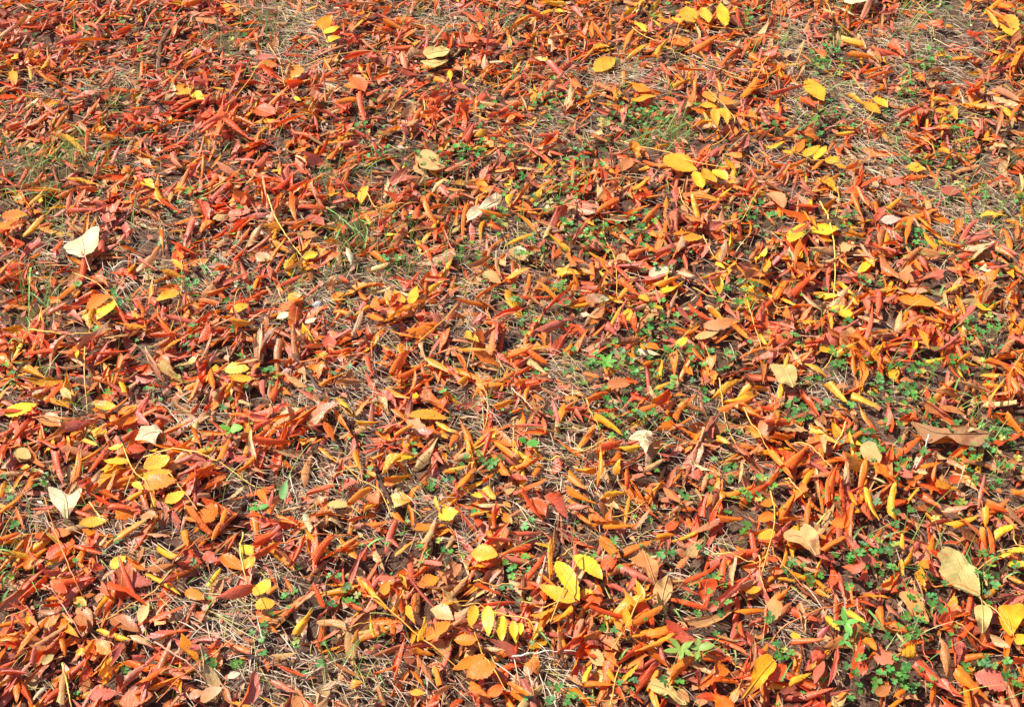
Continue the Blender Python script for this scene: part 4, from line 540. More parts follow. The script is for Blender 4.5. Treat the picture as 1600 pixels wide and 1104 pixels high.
def settle(V, x, y, yaw, q=.5, lift=.0, cap=.045, pt=.6, tilt=.07, low=.004):
    """turn the blade to its heading and let it come to rest on what already lies there"""
    L = np.ptp(V[:, 0]); c, s_ = math.cos(yaw), math.sin(yaw)
    e = np.linspace(-.4, .4, 7)*L
    hh = hat(x+e*c, y+e*s_)
    sl_ = np.clip(np.polyfit(e, hh, 1)[0]*pt, -.5, .5)
    V = V@rotm('y', -math.atan(sl_)+U(-tilt, tilt)).T@rotm('z', yaw).T
    g_ = float(gz(x, y)); base = max(min(float(np.quantile(hh, q)), g_+cap), g_+low)
    zc = V[:, 2]
    V = V+np.array((x, y, base+lift-np.quantile(zc, .04)*.9))
    i, j = cell(V[:, 0], V[:, 1]); top = np.minimum(V[:, 2], base+.012)
    np.maximum.at(H, (i, j), top.astype(np.float32))
    return V
def tint(code, k=.1):
    c = COL[code]*np.clip(1+R.normal(-.04, k*1.7), .5, 1.25); c = c*np.clip(1+R.normal(0, .05, 3)*(.6, 1.6, .8), .7, 1.4)
    b = COL[BACK[code]]*.88*np.clip(1+R.normal(0, k*1.5), .55, 1.2)
    if U(0, 1) < .4: b = c*.95
    return np.clip(c, .01, .9), np.clip(b, .01, .9)
def grad(code, uv, k=.1):
    """each blade drifts from one autumn colour towards another along its length"""
    c, b = tint(code, k)
    o = {'R': 'POR', 'O': 'RAO', 'A': 'OYA', 'Y': 'YYA', 'P': 'BRT', 'B': 'PTO', 'T': 'BWP', 'W': 'TVW', 'D': 'BP', 'U': 'BO', 'V': 'TW', 'S': 'BT'}[code]
    c2 = COL[o[int(R.integers(len(o)))]]; w = np.clip(uv[:, :1]*U(-.5, 1.2)+U(-.3, .3)+.3*np.abs(uv[:, 1:])*U(0, 1), 0, .75)
    return c*(1-w)+c2*w, b*(1-w)+c2*w*.9
# ------------------------------------------------------------------ straw
print("straw")
def strips(n, x, y, L, wd, curve, z0, z1, yaw, tilt, nseg=4):
    t = np.linspace(0, 1, nseg+1)
    c, s = np.cos(yaw), np.sin(yaw); k = curve
    lx = (t[None]-.5)*L[:, None]; ly = k[:, None]*L[:, None]*(t[None]-.5)**2*2
    px = x[:, None]+lx*c[:, None]-ly*s[:, None]; py = y[:, None]+lx*s[:, None]+ly*c[:, None]
    pz = z0[:, None]+(z1-z0)[:, None]*t[None]+tilt[:, None]*np.sin(math.pi*t[None])
    P = np.stack([px, py, pz], 2)
    nx, ny = -s, c
    prof = np.sin(math.pi*(.12+.8*t))
    V = []
    for o, (a, b) in enumerate(((-.5, 0), (0, .55), (.5, 0))):
        off = np.zeros_like(P); off[:, :, 0] = nx[:, None]*wd[:, None]*a*prof; off[:, :, 1] = ny[:, None]*wd[:, None]*a*prof; off[:, :, 2] = wd[:, None]*b*prof
        V.append(P+off)
    V = np.stack(V, 2)      # n, seg+1, 3, 3
    f = grid_faces(nseg+1, 3); F = (np.arange(n)[:, None, None]*(nseg+1)*3+f[None]).reshape(-1, 4)
    return V.reshape(-1, 3), F, (nseg+1)*3
def straw_batch(n, keep, lift, seed):
    x, y, px, py = sow(n); d = dens(BS, px, py); e = dens(BE, px, py)
    ok = R.uniform(0, 1, len(x)) < (keep+(1-keep)*np.clip(d*1.3, 0, 1))*(1-.75*e); x, y, d = x[ok], y[ok], d[ok]; n = len(x)
    L = R.uniform(.015, .065, n); wd = R.uniform(.0007, .0017, n)
    yaw = R.uniform(0, 2*math.pi, n); yaw = np.where(R.uniform(0, 1, n) < .5, R.normal(2.6, .5, n), yaw)
    z = gz(x, y)+R.uniform(.001, lift, n); dz = R.normal(0, .004, n)
    V, F, m = strips(n, x, y, L, wd, R.normal(0, .05, n), z+dz, z-dz, yaw, R.uniform(0, .006, n))
    c = srgb(224, 202, 172)[None]*R.uniform(.3, 1.1, n)[:, None]*np.clip(.75+.4*d, 0, 1)[:, None]*np.array((1, 1, 1)); pick = R.uniform(0, 1, n)  # straw outside the dense patches is coloured darker, as shade in the leaf gaps
    c = np.where((pick < .22)[:, None], srgb(200, 140, 110)[None], c); c = np.where((pick > .86)[:, None], srgb(190, 180, 100)[None]*.9, c)
    return V, F, np.repeat(c, m, 0)
sp = Soup()
V, F, c = straw_batch(80000, .16, .011, 1); sp.add(V, F, c)
V, F, c = straw_batch(22000, .0, .015, 2); sp.add(V, F, c)
tag(sp.build("dry_straw", M_straw), "thin bleached grass straw matted over the soil between the leaves", "straw", kind="stuff")
# ------------------------------------------------------------------ filling leaves, laid first
print("fill")
LEAFS = []
for k in range(150):
    form = 'rrrrrcccccbbbbbb'[k % 16]; L = U(.042, .07); w = L*{'r': U(.08, .14), 'c': U(.15, .29), 'b': U(.10, .2), 'f': U(.28, .36)}[form]
    V, uv = make_leaf(L, w, form, 9, 9); LEAFS.append((V, uv, form))
rest = Soup(); rest.sm = False
n = 18500
x, y, px, py = sow(n); cl, st, so_, gr = dens(BC, px, py), dens(BS, px, py), dens(BE, px, py), dens(BG, px, py)
keep = 1-.6*np.clip(cl*1.05, 0, 1)-.7*np.clip(st*1.1, 0, 1)-.75*np.clip(gr, 0, 1); keep = np.clip(keep, .08, 1)*(1-.93*np.clip(so_*1.3, 0, 1))
patch = .5+.5*np.sin(px*.011+2.2*np.sin(py*.013))*np.cos(py*.017+1.3*np.sin(px*.009)); keep *= .85+.3*patch
ok = R.uniform(0, 1, len(x)) < keep; x, y, px, py = x[ok], y[ok], px[ok], py[ok]
BAND = [(200, 150, 'RRRRROOPPPBA'), (200, 350, 'RRRROOOPPABR'), (550, 150, 'RRRROOPPPBTA'), (950, 150, 'ROOOOAPPPBTR'), (1300, 150, 'OORROOPPPBTA'), (1400, 350, 'OOOORPPPBTAB'), (900, 400, 'PPOOOARBTPRA'),
        (600, 400, 'RPOOPPPBTBRA'), (300, 550, 'RRPPOPROOBTA'), (600, 600, 'OOOORPPPBTAR'), (1000, 650, 'OOPPABBTRODP'), (1400, 700, 'OOORRPBBTDAO'), (150, 750, 'RRRROOPAOBTA'), (300, 950, 'RRPOPPAOOBTP'),
        (700, 900, 'RRPPOABTTOPD'), (1000, 950, 'RRPOABTDOPRO'), (1400, 950, 'RROOPPBBDTDR')]
BX = np.array([b[:2] for b in BAND])
for i in range(len(x)):
    V, uv, form = LEAFS[int(R.integers(len(LEAFS)))]
    if U(0, 1) < .5: V = V*(1, -1, 1)
    s = U(.8, 1.35)*(.9 if py[i] < 300 else 1)
    a_ = U(0, 2*math.pi) if U(0, 1) < .6 else R.normal(.6, .55)+(math.pi if U(0, 1) < .5 else 0); yaw = math.atan2(math.sin(a_)*1.6, math.cos(a_))
    d = np.hypot(BX[:, 0]-px[i], BX[:, 1]-py[i])+R.uniform(0, 160, len(BX)); pal = BAND[int(d.argmin())][2]
    code = pal[int(R.integers(len(pal)))]
    c, b = grad(code, uv, .14)
    rest.add(settle(V*s, x[i], y[i], yaw, .35, tilt=.42, pt=.35), FACES[(9, 9)], c, b, uv)
# crumbs of broken leaf
crumbs = Soup(); x, y, px, py = sow(16000); so_ = dens(BE, px, py)
for i in range(len(x)):
    if so_[i] > .45 and U(0, 1) < .8: continue
    L = U(.006, .022); w = L*U(.25, .7); a = U(0, 6.3); c_, s_ = math.cos(a), math.sin(a)
    P = np.array(((-.5, 0, 0), (-.1, -.5, U(0, .3)), (.5, U(-.2, .2), U(0, .4)), (0, .5, U(-.1, .3))))*(L, w, w)
    P = P@rotm('x', U(-.6, .6)).T@rotm('z', a).T; z = float(gz(x[i], y[i]))+U(.002, .010)
    crumbs.add(P+(x[i], y[i], z), np.array(((0, 1, 2, 3),)), COL['RPBTPDBO'[int(R.integers(8))]]*U(.6, 1.05))
tag(crumbs.build("leaf_crumbs", M_leaf), "small broken scraps of dry leaf among the straw", "leaf crumbs", kind="stuff")
# ------------------------------------------------------------------ broad single leaves, one by one
print("broad")
def catmull(P, n, closed=False):
    P = np.asarray(P, float); m = len(P)
    if m == 2 and not closed: return P[0]+(P[1]-P[0])*np.linspace(0, 1, n)[:, None]
    t = np.linspace(0, m if closed else m-1, n, endpoint=not closed); i = np.minimum(t.astype(int), m-1 if closed else m-2); f = (t-i)[:, None]
    g = (lambda k: P[k % m]) if closed else (lambda k: np.where(((k < 0) | (k > m-1))[:, None], 2*P[np.clip(k, 0, m-1)]-P[np.clip(2*np.clip(k, 0, m-1)-k, 0, m-1)], P[np.clip(k, 0, m-1)]))
    a, b, c, d = g(i-1), g(i), g(i+1), g(i+2)
    return .5*(2*b+(c-a)*f+(2*a-5*b+4*c-d)*f**2+(3*b-3*c+d-a)*f**3)
def tube(P, r, k=6):
    P = np.asarray(P); n = len(P); r = np.broadcast_to(r, n); T = np.gradient(P, axis=0); T /= np.linalg.norm(T, axis=1)[:, None]+1e-9
    A = np.cross(T, (0, 0, 1.)); A /= np.linalg.norm(A, axis=1)[:, None]+1e-9; B = np.cross(A, T)
    th = np.linspace(0, 2*math.pi, k, endpoint=False)
    V = P[:, None]+r[:, None, None]*(np.cos(th)[None, :, None]*A[:, None]+np.sin(th)[None, :, None]*B[:, None])
    i, j = np.meshgrid(np.arange(n-1), np.arange(k), indexing='ij'); a = i*k+j; b = i*k+(j+1) % k
    F = np.stack([a, b, b+k, a+k], 2).reshape(-1, 4)
    V = V.reshape(-1, 3); V = np.vstack([V, P[:1], P[-1:]]); e0, e1 = n*k, n*k+1
    caps = [(e0, (j+1) % k, j, j) for j in range(k)]+[(e1, (n-1)*k+j, (n-1)*k+(j+1) % k, (n-1)*k+(j+1) % k) for j in range(k)]
    return V, F
def pts(s, off=(0, 0), k=.25):
    a = [float(v) for v in s.split()]; return np.array([(off[0]+a[i]*k, off[1]+a[i+1]*k) for i in range(0, len(a), 2)])
LAND = []
def empty(name, loc):
    o = bpy.data.objects.new(name, None); C.objects.link(o); o.location = tuple(float(a) for a in loc); o.empty_display_size = .02; return o
def broad(label, short, code, curl, off, out, rib):
    O2 = pts(out, off); Rb = pts(rib, off)
    G = np.array([g2(*p) for p in O2]); G = catmull(G, 64, True)
    rb = catmull(np.array([g2(*p) for p in Rb]), 14)
    cen = G.mean(0); size = np.linalg.norm(G-cen, axis=1).mean()
    wob = 1+.018*np.sin(np.arange(64)*math.pi*.9)+R.normal(0, .008, 64); G = cen+(G-cen)*wob[:, None]
    rings = np.linspace(0, 1, 9); P = cen+(G[None]-cen)*rings[:, None, None]
    ends = rb[0], rb[min(len(rb)-1, 10)]; ax = ends[1]-ends[0]; La = np.linalg.norm(ax); ax /= La; nr = np.array((-ax[1], ax[0]))
    u = ((P-ends[0])@ax)/La; D = P.reshape(-1, 2)[:, None]-rb[None]; dist = np.sqrt((D**2).sum(2)).min(1).reshape(P.shape[:2]); sg = np.sign((P-ends[0])@nr)
    ph = np.arctan2(P[..., 1]-cen[1], P[..., 0]-cen[0]); rr = rings[:, None]
    a, b = U(0, 6), U(0, 6)
    z = curl*dist*U(.22, .34)*(1+.25*sg*np.sign(U(-1, 1)))+curl*size*.2*rr**2*(np.sin(2*ph+a)*.6+np.sin(3*ph+b)*.5)+size*.035*np.sin(5*ph+a)*rr**2+size*.02*np.sin(P[..., 0]*220)*np.sin(P[..., 1]*190)
    hh = hat(P[..., 0].ravel(), P[..., 1].ravel()); base = float(np.quantile(hh, .93))+.004
    V = np.concatenate([P, (base+z-z.min()*.85)[..., None]], 2)
    n, m = P.shape[:2]; i, j = np.meshgrid(np.arange(n-1), np.arange(m), indexing='ij')
    F = np.stack([i*m+j, (i+1)*m+j, (i+1)*m+(j+1) % m, i*m+(j+1) % m], 2).reshape(-1, 4)
    V = V.reshape(-1, 3); V[:m] = V[:m].mean(0)+(V[m:2*m]-V[m:2*m].mean(0))*.02
    uv = np.stack([u.ravel(), (sg*dist).ravel()/(size*1.25)], 1)
    root = empty("broad_leaf", (*cen, base)); tag(root, label, "leaf", "broad leaves lying among the curled ones")
    ci, cj = cell(V[:, 0], V[:, 1]); np.maximum.at(H, (ci, cj), V[:, 2].astype(np.float32))
    cc = COL[code]; cb = COL[BACK[code]]; edge = (np.clip(R.normal(0, .05, 64), -.1, .1)[None]*rr).ravel()[:, None]
    mesh_obj("blade", V, F, M_pale, np.clip(cc*(1+edge), 0, .9), np.clip(.8*cc+.2*cb, 0, .9), uv, root, loc=(*cen, base))
    zz = np.array([base+.0012+float(np.interp(0, [0], [0]))+(lambda q: V[np.argmin((V[:, 0]-q[0])**2+(V[:, 1]-q[1])**2), 2]-base)(p) for p in rb])
    far = np.array([np.min((G[:, 0]-p[0])**2+(G[:, 1]-p[1])**2) for p in rb])
    rp = np.column_stack([rb, np.convolve(np.pad(zz, 1, 'edge'), (.25, .5, .25), 'valid')])
    V2, F2 = tube(rp, np.linspace(.0003, .0008, len(rp)), 5)
    mesh_obj("midrib", V2, F2, M_stalk, np.clip(cc*(.9, .86, .75), 0, .9), None, None, root, loc=(*cen, base))
    c0 = O2.mean(0); LAND.append((c0[0], c0[1], short))
# ------------------------------------------------------------------ all hand-read single leaves
print("leaves")
items = []
for (tx, ty), txt in TILES.items():
    for it in txt.replace('\n', '').split(';'):
        p = it.split(); f = p[0]; a = [float(v)/4 for v in p[1:]]
        items.append((f[0], f[1], tx+a[0], ty+a[1], tx+a[2], ty+a[3], a[4]))
def blade(it, nt_=13, ns=11, q=.5, lift=0, cap=.045):
    f, c, x1, y1, x2, y2, w = it
    A, B = g2(x1, y1), g2(x2, y2); d = B-A; L = float(np.linalg.norm(d)); mid = (A+B)/2
    pl = math.hypot(x2-x1, y2-y1)+1e-6; nx, ny = -(y2-y1)/pl, (x2-x1)/pl; mx, my = (x1+x2)/2, (y1+y2)/2
    wg = float(np.linalg.norm(g2(mx+nx*w/2, my+ny*w/2)-g2(mx-nx*w/2, my-ny*w/2))); ws = w/pl*0+w*np.linalg.norm(g2(mx+.5, my)-g2(mx-.5, my))
    wd = {'r': ws*.66, 'c': .38*(ws+wg), 'b': .32*(ws+wg), 'f': wg*.92}[f]
    wd = min(wd, L*{'r': .34, 'c': .75, 'b': .5, 'f': .62 if c != 'Y' else .75}[f])
    V, uv = make_leaf(L*(1.18 if f in 'rcb' else 1.06), wd, f, nt_, ns, teeth=(f == 'f'))
    V = settle(V, mid[0], mid[1], math.atan2(d[1], d[0]), q, lift, cap, tilt=.3 if f != 'f' else .06, low=.017, pt=.55 if f != 'f' else .25)
    return V, uv, mid
area = lambda it: math.hypot(it[4]-it[2], it[5]-it[3])*it[6]
inside = lambda it: -5 < (it[2]+it[4])/2 < 1605 and -5 < (it[3]+it[5])/2 < 1109
rolled = sorted([i for i in items if i[0] == 'r'], key=area); folded = sorted([i for i in items if i[0] in 'cb'], key=area); flat = [i for i in items if i[0] == 'f']
rolled, rest_r = rolled[-300:], rolled[:-300]; folded, rest_f = folded[-300:], folded[:-300]
for it in rest_r+rest_f:
    V, uv, mid = blade(it, 13, 11); c, b = grad(it[1], uv, .07); rest.add(V, FACES[(13, 11)], c, b, uv)
tag(rest.build("fallen_leaves", M_leaf), "countless small curled orange, red and brown leaflets lying under the larger ones", "leaves", kind="stuff")
PEND = []
def place_all(L, name):
    for it in L:
        V, uv, mid = blade(it, 19 if it[0] == 'f' else 13, 13 if it[0] == 'f' else 11, .72)
        c, b = grad(it[1], uv, .06); z0 = float(V[:, 2].min())
        o = mesh_obj(name, V, FACES[(19, 13) if it[0] == 'f' else (13, 11)], M_pale if it[1] in 'WT' and it[0] == 'f' else M_leaf, c, b, uv, loc=(mid[0], mid[1], z0), smooth=it[0] == 'f')
        PEND.append((o, it))
def in_poly(px_, py_, Q):
    a, b2 = Q, np.roll(Q, -1, 0); hit = (a[:, 1] > py_) != (b2[:, 1] > py_)
    return bool(np.sum(hit & (px_ < (b2[:, 0]-a[:, 0])*(py_-a[:, 1])/(b2[:, 1]-a[:, 1]+1e-9)+a[:, 0])) % 2)
OUT = [pts(b_[5], b_[4]) for b_ in BROAD]
over = lambda it: any(in_poly((it[2]+it[4])/2, (it[3]+it[5])/2, Q) for Q in OUT)
sets = ((folded, "folded_leaf"), (rolled, "rolled_leaf"), (flat, "flat_leaf"))
for L_, n_ in sets: place_all([i for i in L_ if not over(i)], n_)
for b_ in BROAD: broad(*b_)
for L_, n_ in sets: place_all([i for i in L_ if over(i)], n_)
# ------------------------------------------------------------------ compound leaves
print("compound")
def stalk_path(P, n=22, lift=.005, arch=0.):
    G = catmull(np.array([g2(*p) for p in P]), n); z = hat(G[:, 0], G[:, 1]).astype(float)
    z = np.convolve(np.pad(z, 4, 'edge'), np.ones(9)/9, 'valid')+lift+arch*np.sin(np.linspace(0, math.pi, n))
    zs = z; 
    return np.column_stack([G, zs])
for label, short, rib, leaflets in COMPOUNDS:
    rp = pts(rib, (0, 0), 1.); P3 = stalk_path(rp); cen = (P3[len(P3)//2, 0], P3[len(P3)//2, 1], float(P3[:, 2].min()))
    root = empty("compound_leaf", cen); tag(root, label, "compound leaf", "fallen compound leaves still holding their leaflets")
    for it in leaflets.split(';'):
        p = it.split(); a = [float(v) for v in p[1:]]
        it2 = (p[0][0], p[0][1], *a); V, uv, mid = blade(it2, 19 if it2[0] == 'f' else 13, 13 if it2[0] == 'f' else 11, .95, .009, .06)
        c, b = grad(p[0][1], uv, .05)
        mesh_obj("leaflet", V, FACES[(19, 13) if it2[0] == 'f' else (13, 11)], M_leaf, c, b, uv, root, loc=(mid[0], mid[1], float(V[:, 2].min())), smooth=it2[0] == 'f')
    P3 = stalk_path(rp, 22, .011)
    V, F = tube(P3, np.linspace(.0011, .0007, len(P3)), 6)
    mesh_obj("stalk", V, F, M_stalk, srgb(232, 170, 70), None, None, root, loc=cen)
    LAND.append((float(rp[:, 0].mean()), float(rp[:, 1].mean()), short))
# a few single yellow leaves and other finds also serve as landmarks
LAND += [(1271, 153, "lone yellow oval leaf"), (945, 100, "square-ended yellow leaf"), (1358, 170, "yellow pair on straw"), (1288, 360, "stalk-crossed broad yellow leaf"), (209, 919, "flat red oval leaf"),
         (756, 873, "smooth golden leaf end"), (516, 547, "flat coppery veined leaf"), (1500, 48, "bare soil patch"), (264, 80, "thick dark bent twig"), (495, 472, "small grey pebble"), (966, 606, "pink serrated leaf"),
         (1102, 918, "hanging orange cone leaf"), (35, 647, "left-edge yellow leaf"), (565, 790, "white sliver leaf"), (620, 150, "dark curled weed")]
# ------------------------------------------------------------------ labels: what it looks like, how it lies, and where among the landmarks
CN = {'R': 'red-orange', 'O': 'orange', 'A': 'amber', 'Y': 'yellow', 'P': 'pinkish', 'B': 'brownish', 'T': 'tan', 'W': 'cream', 'D': 'dark'}
FN = {'r': 'rolled', 'c': 'cone-curled', 'b': 'half-open', 'f': 'flat'}
def heading(it):
    a = math.degrees(math.atan2(-(it[5]-it[3]), it[4]-it[2])) % 180
    return ('lying level' if a < 18 or a > 162 else 'rising right' if a < 66 else 'pointing upright' if a < 114 else 'rising left')
def octant(dx, dy):
    a = math.degrees(math.atan2(-dy, dx)) % 360
    return ['right of', 'above right of', 'above', 'above left of', 'left of', 'below left of', 'below', 'below right of'][int(((a+22.5) % 360)//45)]
def size(it):
    k = math.hypot(it[4]-it[2], it[5]-it[3])/(.35+.65*(it[3]+it[5])/2/1104)
    return 'long ' if k > 62 else 'short ' if k < 33 else ''
groups = {}
for o, it in PEND:
    mx, my = (it[2]+it[4])/2, (it[3]+it[5])/2
    own = min(LAND, key=lambda l: (l[0]-mx)**2+(l[1]-my)**2 if (l[0]-mx)**2+(l[1]-my)**2 > 60 else 1e12)
    dist = math.hypot(own[0]-mx, own[1]-my)
    key = (size(it)+FN[it[0]]+' '+CN[it[1]]+' leaf '+heading(it), octant(mx-own[0], my-own[1])+' the '+own[2])
    groups.setdefault(key, []).append((dist, o))
ORD = ['nearest', 'second nearest', 'third nearest', 'fourth nearest', 'fifth nearest', 'sixth nearest', 'seventh nearest', 'eighth nearest', 'ninth nearest', 'tenth nearest']
GN = {'rolled_leaf': 'rolled leaflets scattered over the ground', 'folded_leaf': 'folded and half-open leaflets scattered over the ground', 'flat_leaf': 'flat leaflets lying on the litter'}
for (a, b), L in groups.items():
    L.sort(key=lambda e: e[0])
    for k, (d, o) in enumerate(L):
        lab = f"{a}, {b}" if len(L) == 1 else f"{ORD[min(k, 9)]} {a}, {b}"
        tag(o, lab, "leaf", GN[o.name.split('.')[0]])
# ------------------------------------------------------------------ loose stalks
print("stalks")
SN = {'T': 'tan', 'A': 'golden', 'Y': 'yellow', 'O': 'orange', 'R': 'red-brown', 'P': 'pinkish', 'W': 'whitish', 'D': 'dark', 'B': 'brown'}
SC = {'T': srgb(222, 180, 130), 'A': srgb(236, 176, 86), 'Y': srgb(244, 200, 96), 'O': srgb(232, 132, 62), 'R': srgb(190, 84, 50), 'P': srgb(220, 140, 110), 'W': srgb(232, 216, 196), 'D': srgb(110, 70, 56), 'B': srgb(160, 104, 70)}
sg = {}
for off, txt in STALKS.items():
    for it in txt.split(';'):
        code, rp = it[0], pts(it[2:], off); P3 = stalk_path(rp, 24, .007, U(0, .006)); Lp = float(np.linalg.norm(rp[-1]-rp[0]))
        P3 = P3+R.normal(0, .0003, P3.shape); V, F = tube(P3, (np.linspace(U(.0011, .0014), .0006, len(P3))*(1+.12*(np.arange(len(P3)) % 6 == 3)))*(1.15 if code in 'YW' else .95), 6)
        m = rp.mean(0); cen = P3[len(P3)//2]
        o = mesh_obj("leaf_stalk", V, F, M_stalk, SC[code]*U(.85, 1.05), None, None, loc=tuple(cen))
        own = min(LAND, key=lambda l: (l[0]-m[0])**2+(l[1]-m[1])**2)
        h = heading((0, 0, rp[0, 0], rp[0, 1], rp[-1, 0], rp[-1, 1]))
        key = (('long' if Lp > 70 else 'short')+' thin '+SN[code]+' stalk '+h, octant(m[0]-own[0], m[1]-own[1])+' the '+own[2])
        sg.setdefault(key, []).append((math.hypot(*(m-np.array(own[:2]))), o))
for (a, b), L in sg.items():
    L.sort(key=lambda e: e[0])
    for k, (d, o) in enumerate(L): tag(o, f"{a}, {b}" if len(L) == 1 else f"{ORD[min(k, 9)]} {a}, {b}", "leaf stalk", "bare leaf stalks lying over the leaves")
# ------------------------------------------------------------------ twigs and a pebble
def twig(P, off, w, label, col, branch=None):
    rp = pts(P, off); P3 = stalk_path(rp, 26, w*.7, .003); k = len(P3)
    r = w*(1+.12*np.sin(np.arange(k)*1.7)+R.normal(0, .05, k))*np.linspace(1, .6, k)
    P3 = P3+R.normal(0, w*.18, P3.shape); V, F = tube(P3, r, 9)
    o = mesh_obj("twig", V, F, M_bark, col, None, None, loc=tuple(P3[k//2])); tag(o, label, "twig", "fallen twigs")
    if branch:
        Q = np.array([P3[branch], P3[branch]+(w*2.5, w*2, w*1.6), P3[branch]+(w*5, w*6, w*2)]); V, F = tube(catmull(Q, 8), np.linspace(w*.5, w*.25, 8), 6)
        mesh_obj("side_shoot", V, F, M_bark, col, None, None, o, loc=tuple(Q[0]))
        oo = o.children[0]; oo.location = tuple(Q[0]-P3[k//2])
twig("1185 155 1120 185 1050 245 1005 320 1000 430", (0, 0), .0068, "thick dark grey-brown bent twig at the upper left", srgb(122, 84, 64), 9)
twig("235 10 340 160 450 310 545 420 620 510", (400, 552), .0030, "long thin dark twig slanting down left of the centre", srgb(96, 72, 60))
twig("745 730 790 830 830 920 870 1010", (400, 552), .0034, "dark twig piece under orange leaves below the centre", srgb(92, 66, 54))
twig("1268 375 1225 480 1170 575 1120 690 1045 840", (800, 552), .0042, "reddish brown twig slanting through straw right of centre", srgb(158, 92, 66), 6)
twig("1288 128 1380 122 1475 112", (800, 552), .0019, "short grey level twig beside clover", srgb(120, 90, 76))
twig("80 120 110 170 145 245", (1200, 276), .0024, "short black twig beside a round tan leaf", srgb(70, 48, 40))
import bmesh
bm = bmesh.new(); bmesh.ops.create_icosphere(bm, subdivisions=3, radius=1)
for v in bm.verts:
    n_ = 1+.13*math.sin(v.co.x*3.1+1)+.1*math.sin(v.co.y*4.3+v.co.z*2); v.co = v.co*n_; v.co.x *= .011; v.co.y *= .008; v.co.z *= .006
me = bpy.data.meshes.new("pebble"); bm.to_mesh(me); bm.free(); me.materials.append(M_stone)
for p in me.polygons: p.use_smooth = True
a_ = me.color_attributes.new("Col", 'FLOAT_COLOR', 'POINT'); a_.data.foreach_set("color", np.tile((.42, .42, .45, 1), len(me.vertices)).astype(np.float32))
pb = bpy.data.objects.new("pebble", me); C.objects.link(pb); q_ = g2(495, 472); pb.location = (*q_, float(hat(*q_)[0])+.003); pb.rotation_euler = (.1, .15, .6)
tag(pb, "small smooth grey pebble between straw and orange leaves", "pebble")
# ------------------------------------------------------------------ clover and small herbs
print("green")
def clover_head(r):
    """three notched leaflets, slightly folded, on a thin stem"""
    Vs, Fs = [], []; n = 0
    for k in range(3):
        a = k*2*math.pi/3+U(-.15, .15); l = r*U(.9, 1.05)
        P = np.array(((0, 0, 0), (.45, -.36, .16), (.86, -.42, .2), (1.02, -.2, .16), (.9, 0, .05), (1.02, .2, .16), (.86, .42, .2), (.45, .36, .16), (.5, 0, 0)))*l*(1, 1.05, U(.4, 1.1))
        P = P@rotm('y', U(-.35, .1)).T@rotm('z', a).T
        Vs.append(P); Fs.append(np.array(((0, 1, 8, 7), (1, 2, 3, 8), (8, 3, 4, 4), (8, 4, 5, 5), (7, 8, 5, 6)))+n); n += 9
    return np.vstack(Vs), np.vstack(Fs)
# quads only: replace the degenerate ones
def clover_head_q(r):
    Vs, Fs = [], []; n = 0; l3 = U(.4, 1.1)
    for k in range(3):
        a = k*2*math.pi/3+U(-.15, .15); l = r*U(.88, 1.06)
        P = np.array(((0, 0, 0), (.40, -.42, .12), (.78, -.56, .18), (1.04, -.30, .15), (.9, 0, .04), (.45, 0, 0), (1.04, .30, .15), (.78, .56, .18), (.40, .42, .12)))*l*(1, 1.05, l3)
        P = P@rotm('y', U(-.35, .15)).T@rotm('z', a).T
        Vs.append(P); Fs.append(np.array(((0, 1, 2, 5), (5, 2, 3, 4), (0, 5, 7, 8), (5, 4, 6, 7)))+n); n += 9
    return np.vstack(Vs), np.vstack(Fs)
HEADS = [clover_head_q(1.) for _ in range(24)]
clover = Soup(); x, y, px, py = sow(42000); d = dens(BC, px, py); ok = R.uniform(0, 1, len(x)) < np.clip(d*d*1.2, 0, 1)*.8+.03
for xx, yy, dd, qy in zip(x[ok], y[ok], d[ok], py[ok]):
    V, F = HEADS[int(R.integers(24))]; r = U(.0044, .0074)*(1 if dd > .3 else .6)
    z = float(gz(xx, yy))+U(.008, .030)+(.006 if dd > .7 else 0)
    if dd > .35 and U(0, 1) < .25: z = max(z, min(float(hat(xx, yy)[0])+.004, z+.022))
    V2 = V*r@rotm('x', U(-.4, .4)).T@rotm('y', U(-.4, .4)).T@rotm('z', U(0, 6.3)).T+(xx, yy, z)
    g = np.array((.10, .31, .05))*U(.55, 1.35)*(U(.8, 1.3), 1, U(.6, 1.6))
    if U(0, 1) < .09: g = np.array((.42, .46, .08))*U(.7, 1.1)
    if U(0, 1) < .05: g = np.array((.14, .28, .12))
    clover.add(V2, F, g)
    if dd > .3:
        P = np.array(((xx+U(-.006, .006), yy+U(-.006, .006), z-.02), (xx, yy, z))); e = .0004
        clover.add(np.array((P[0]-(e, 0, 0), P[0]+(e, 0, 0), P[1]+(e, 0, 0), P[1]-(e, 0, 0))), np.array(((0, 1, 2, 3),)), g*(1.3, .9, 1))
tag(clover.build("clover", M_green, smooth=False), "low patches of small green clover growing up between the leaves", "clover", kind="stuff")
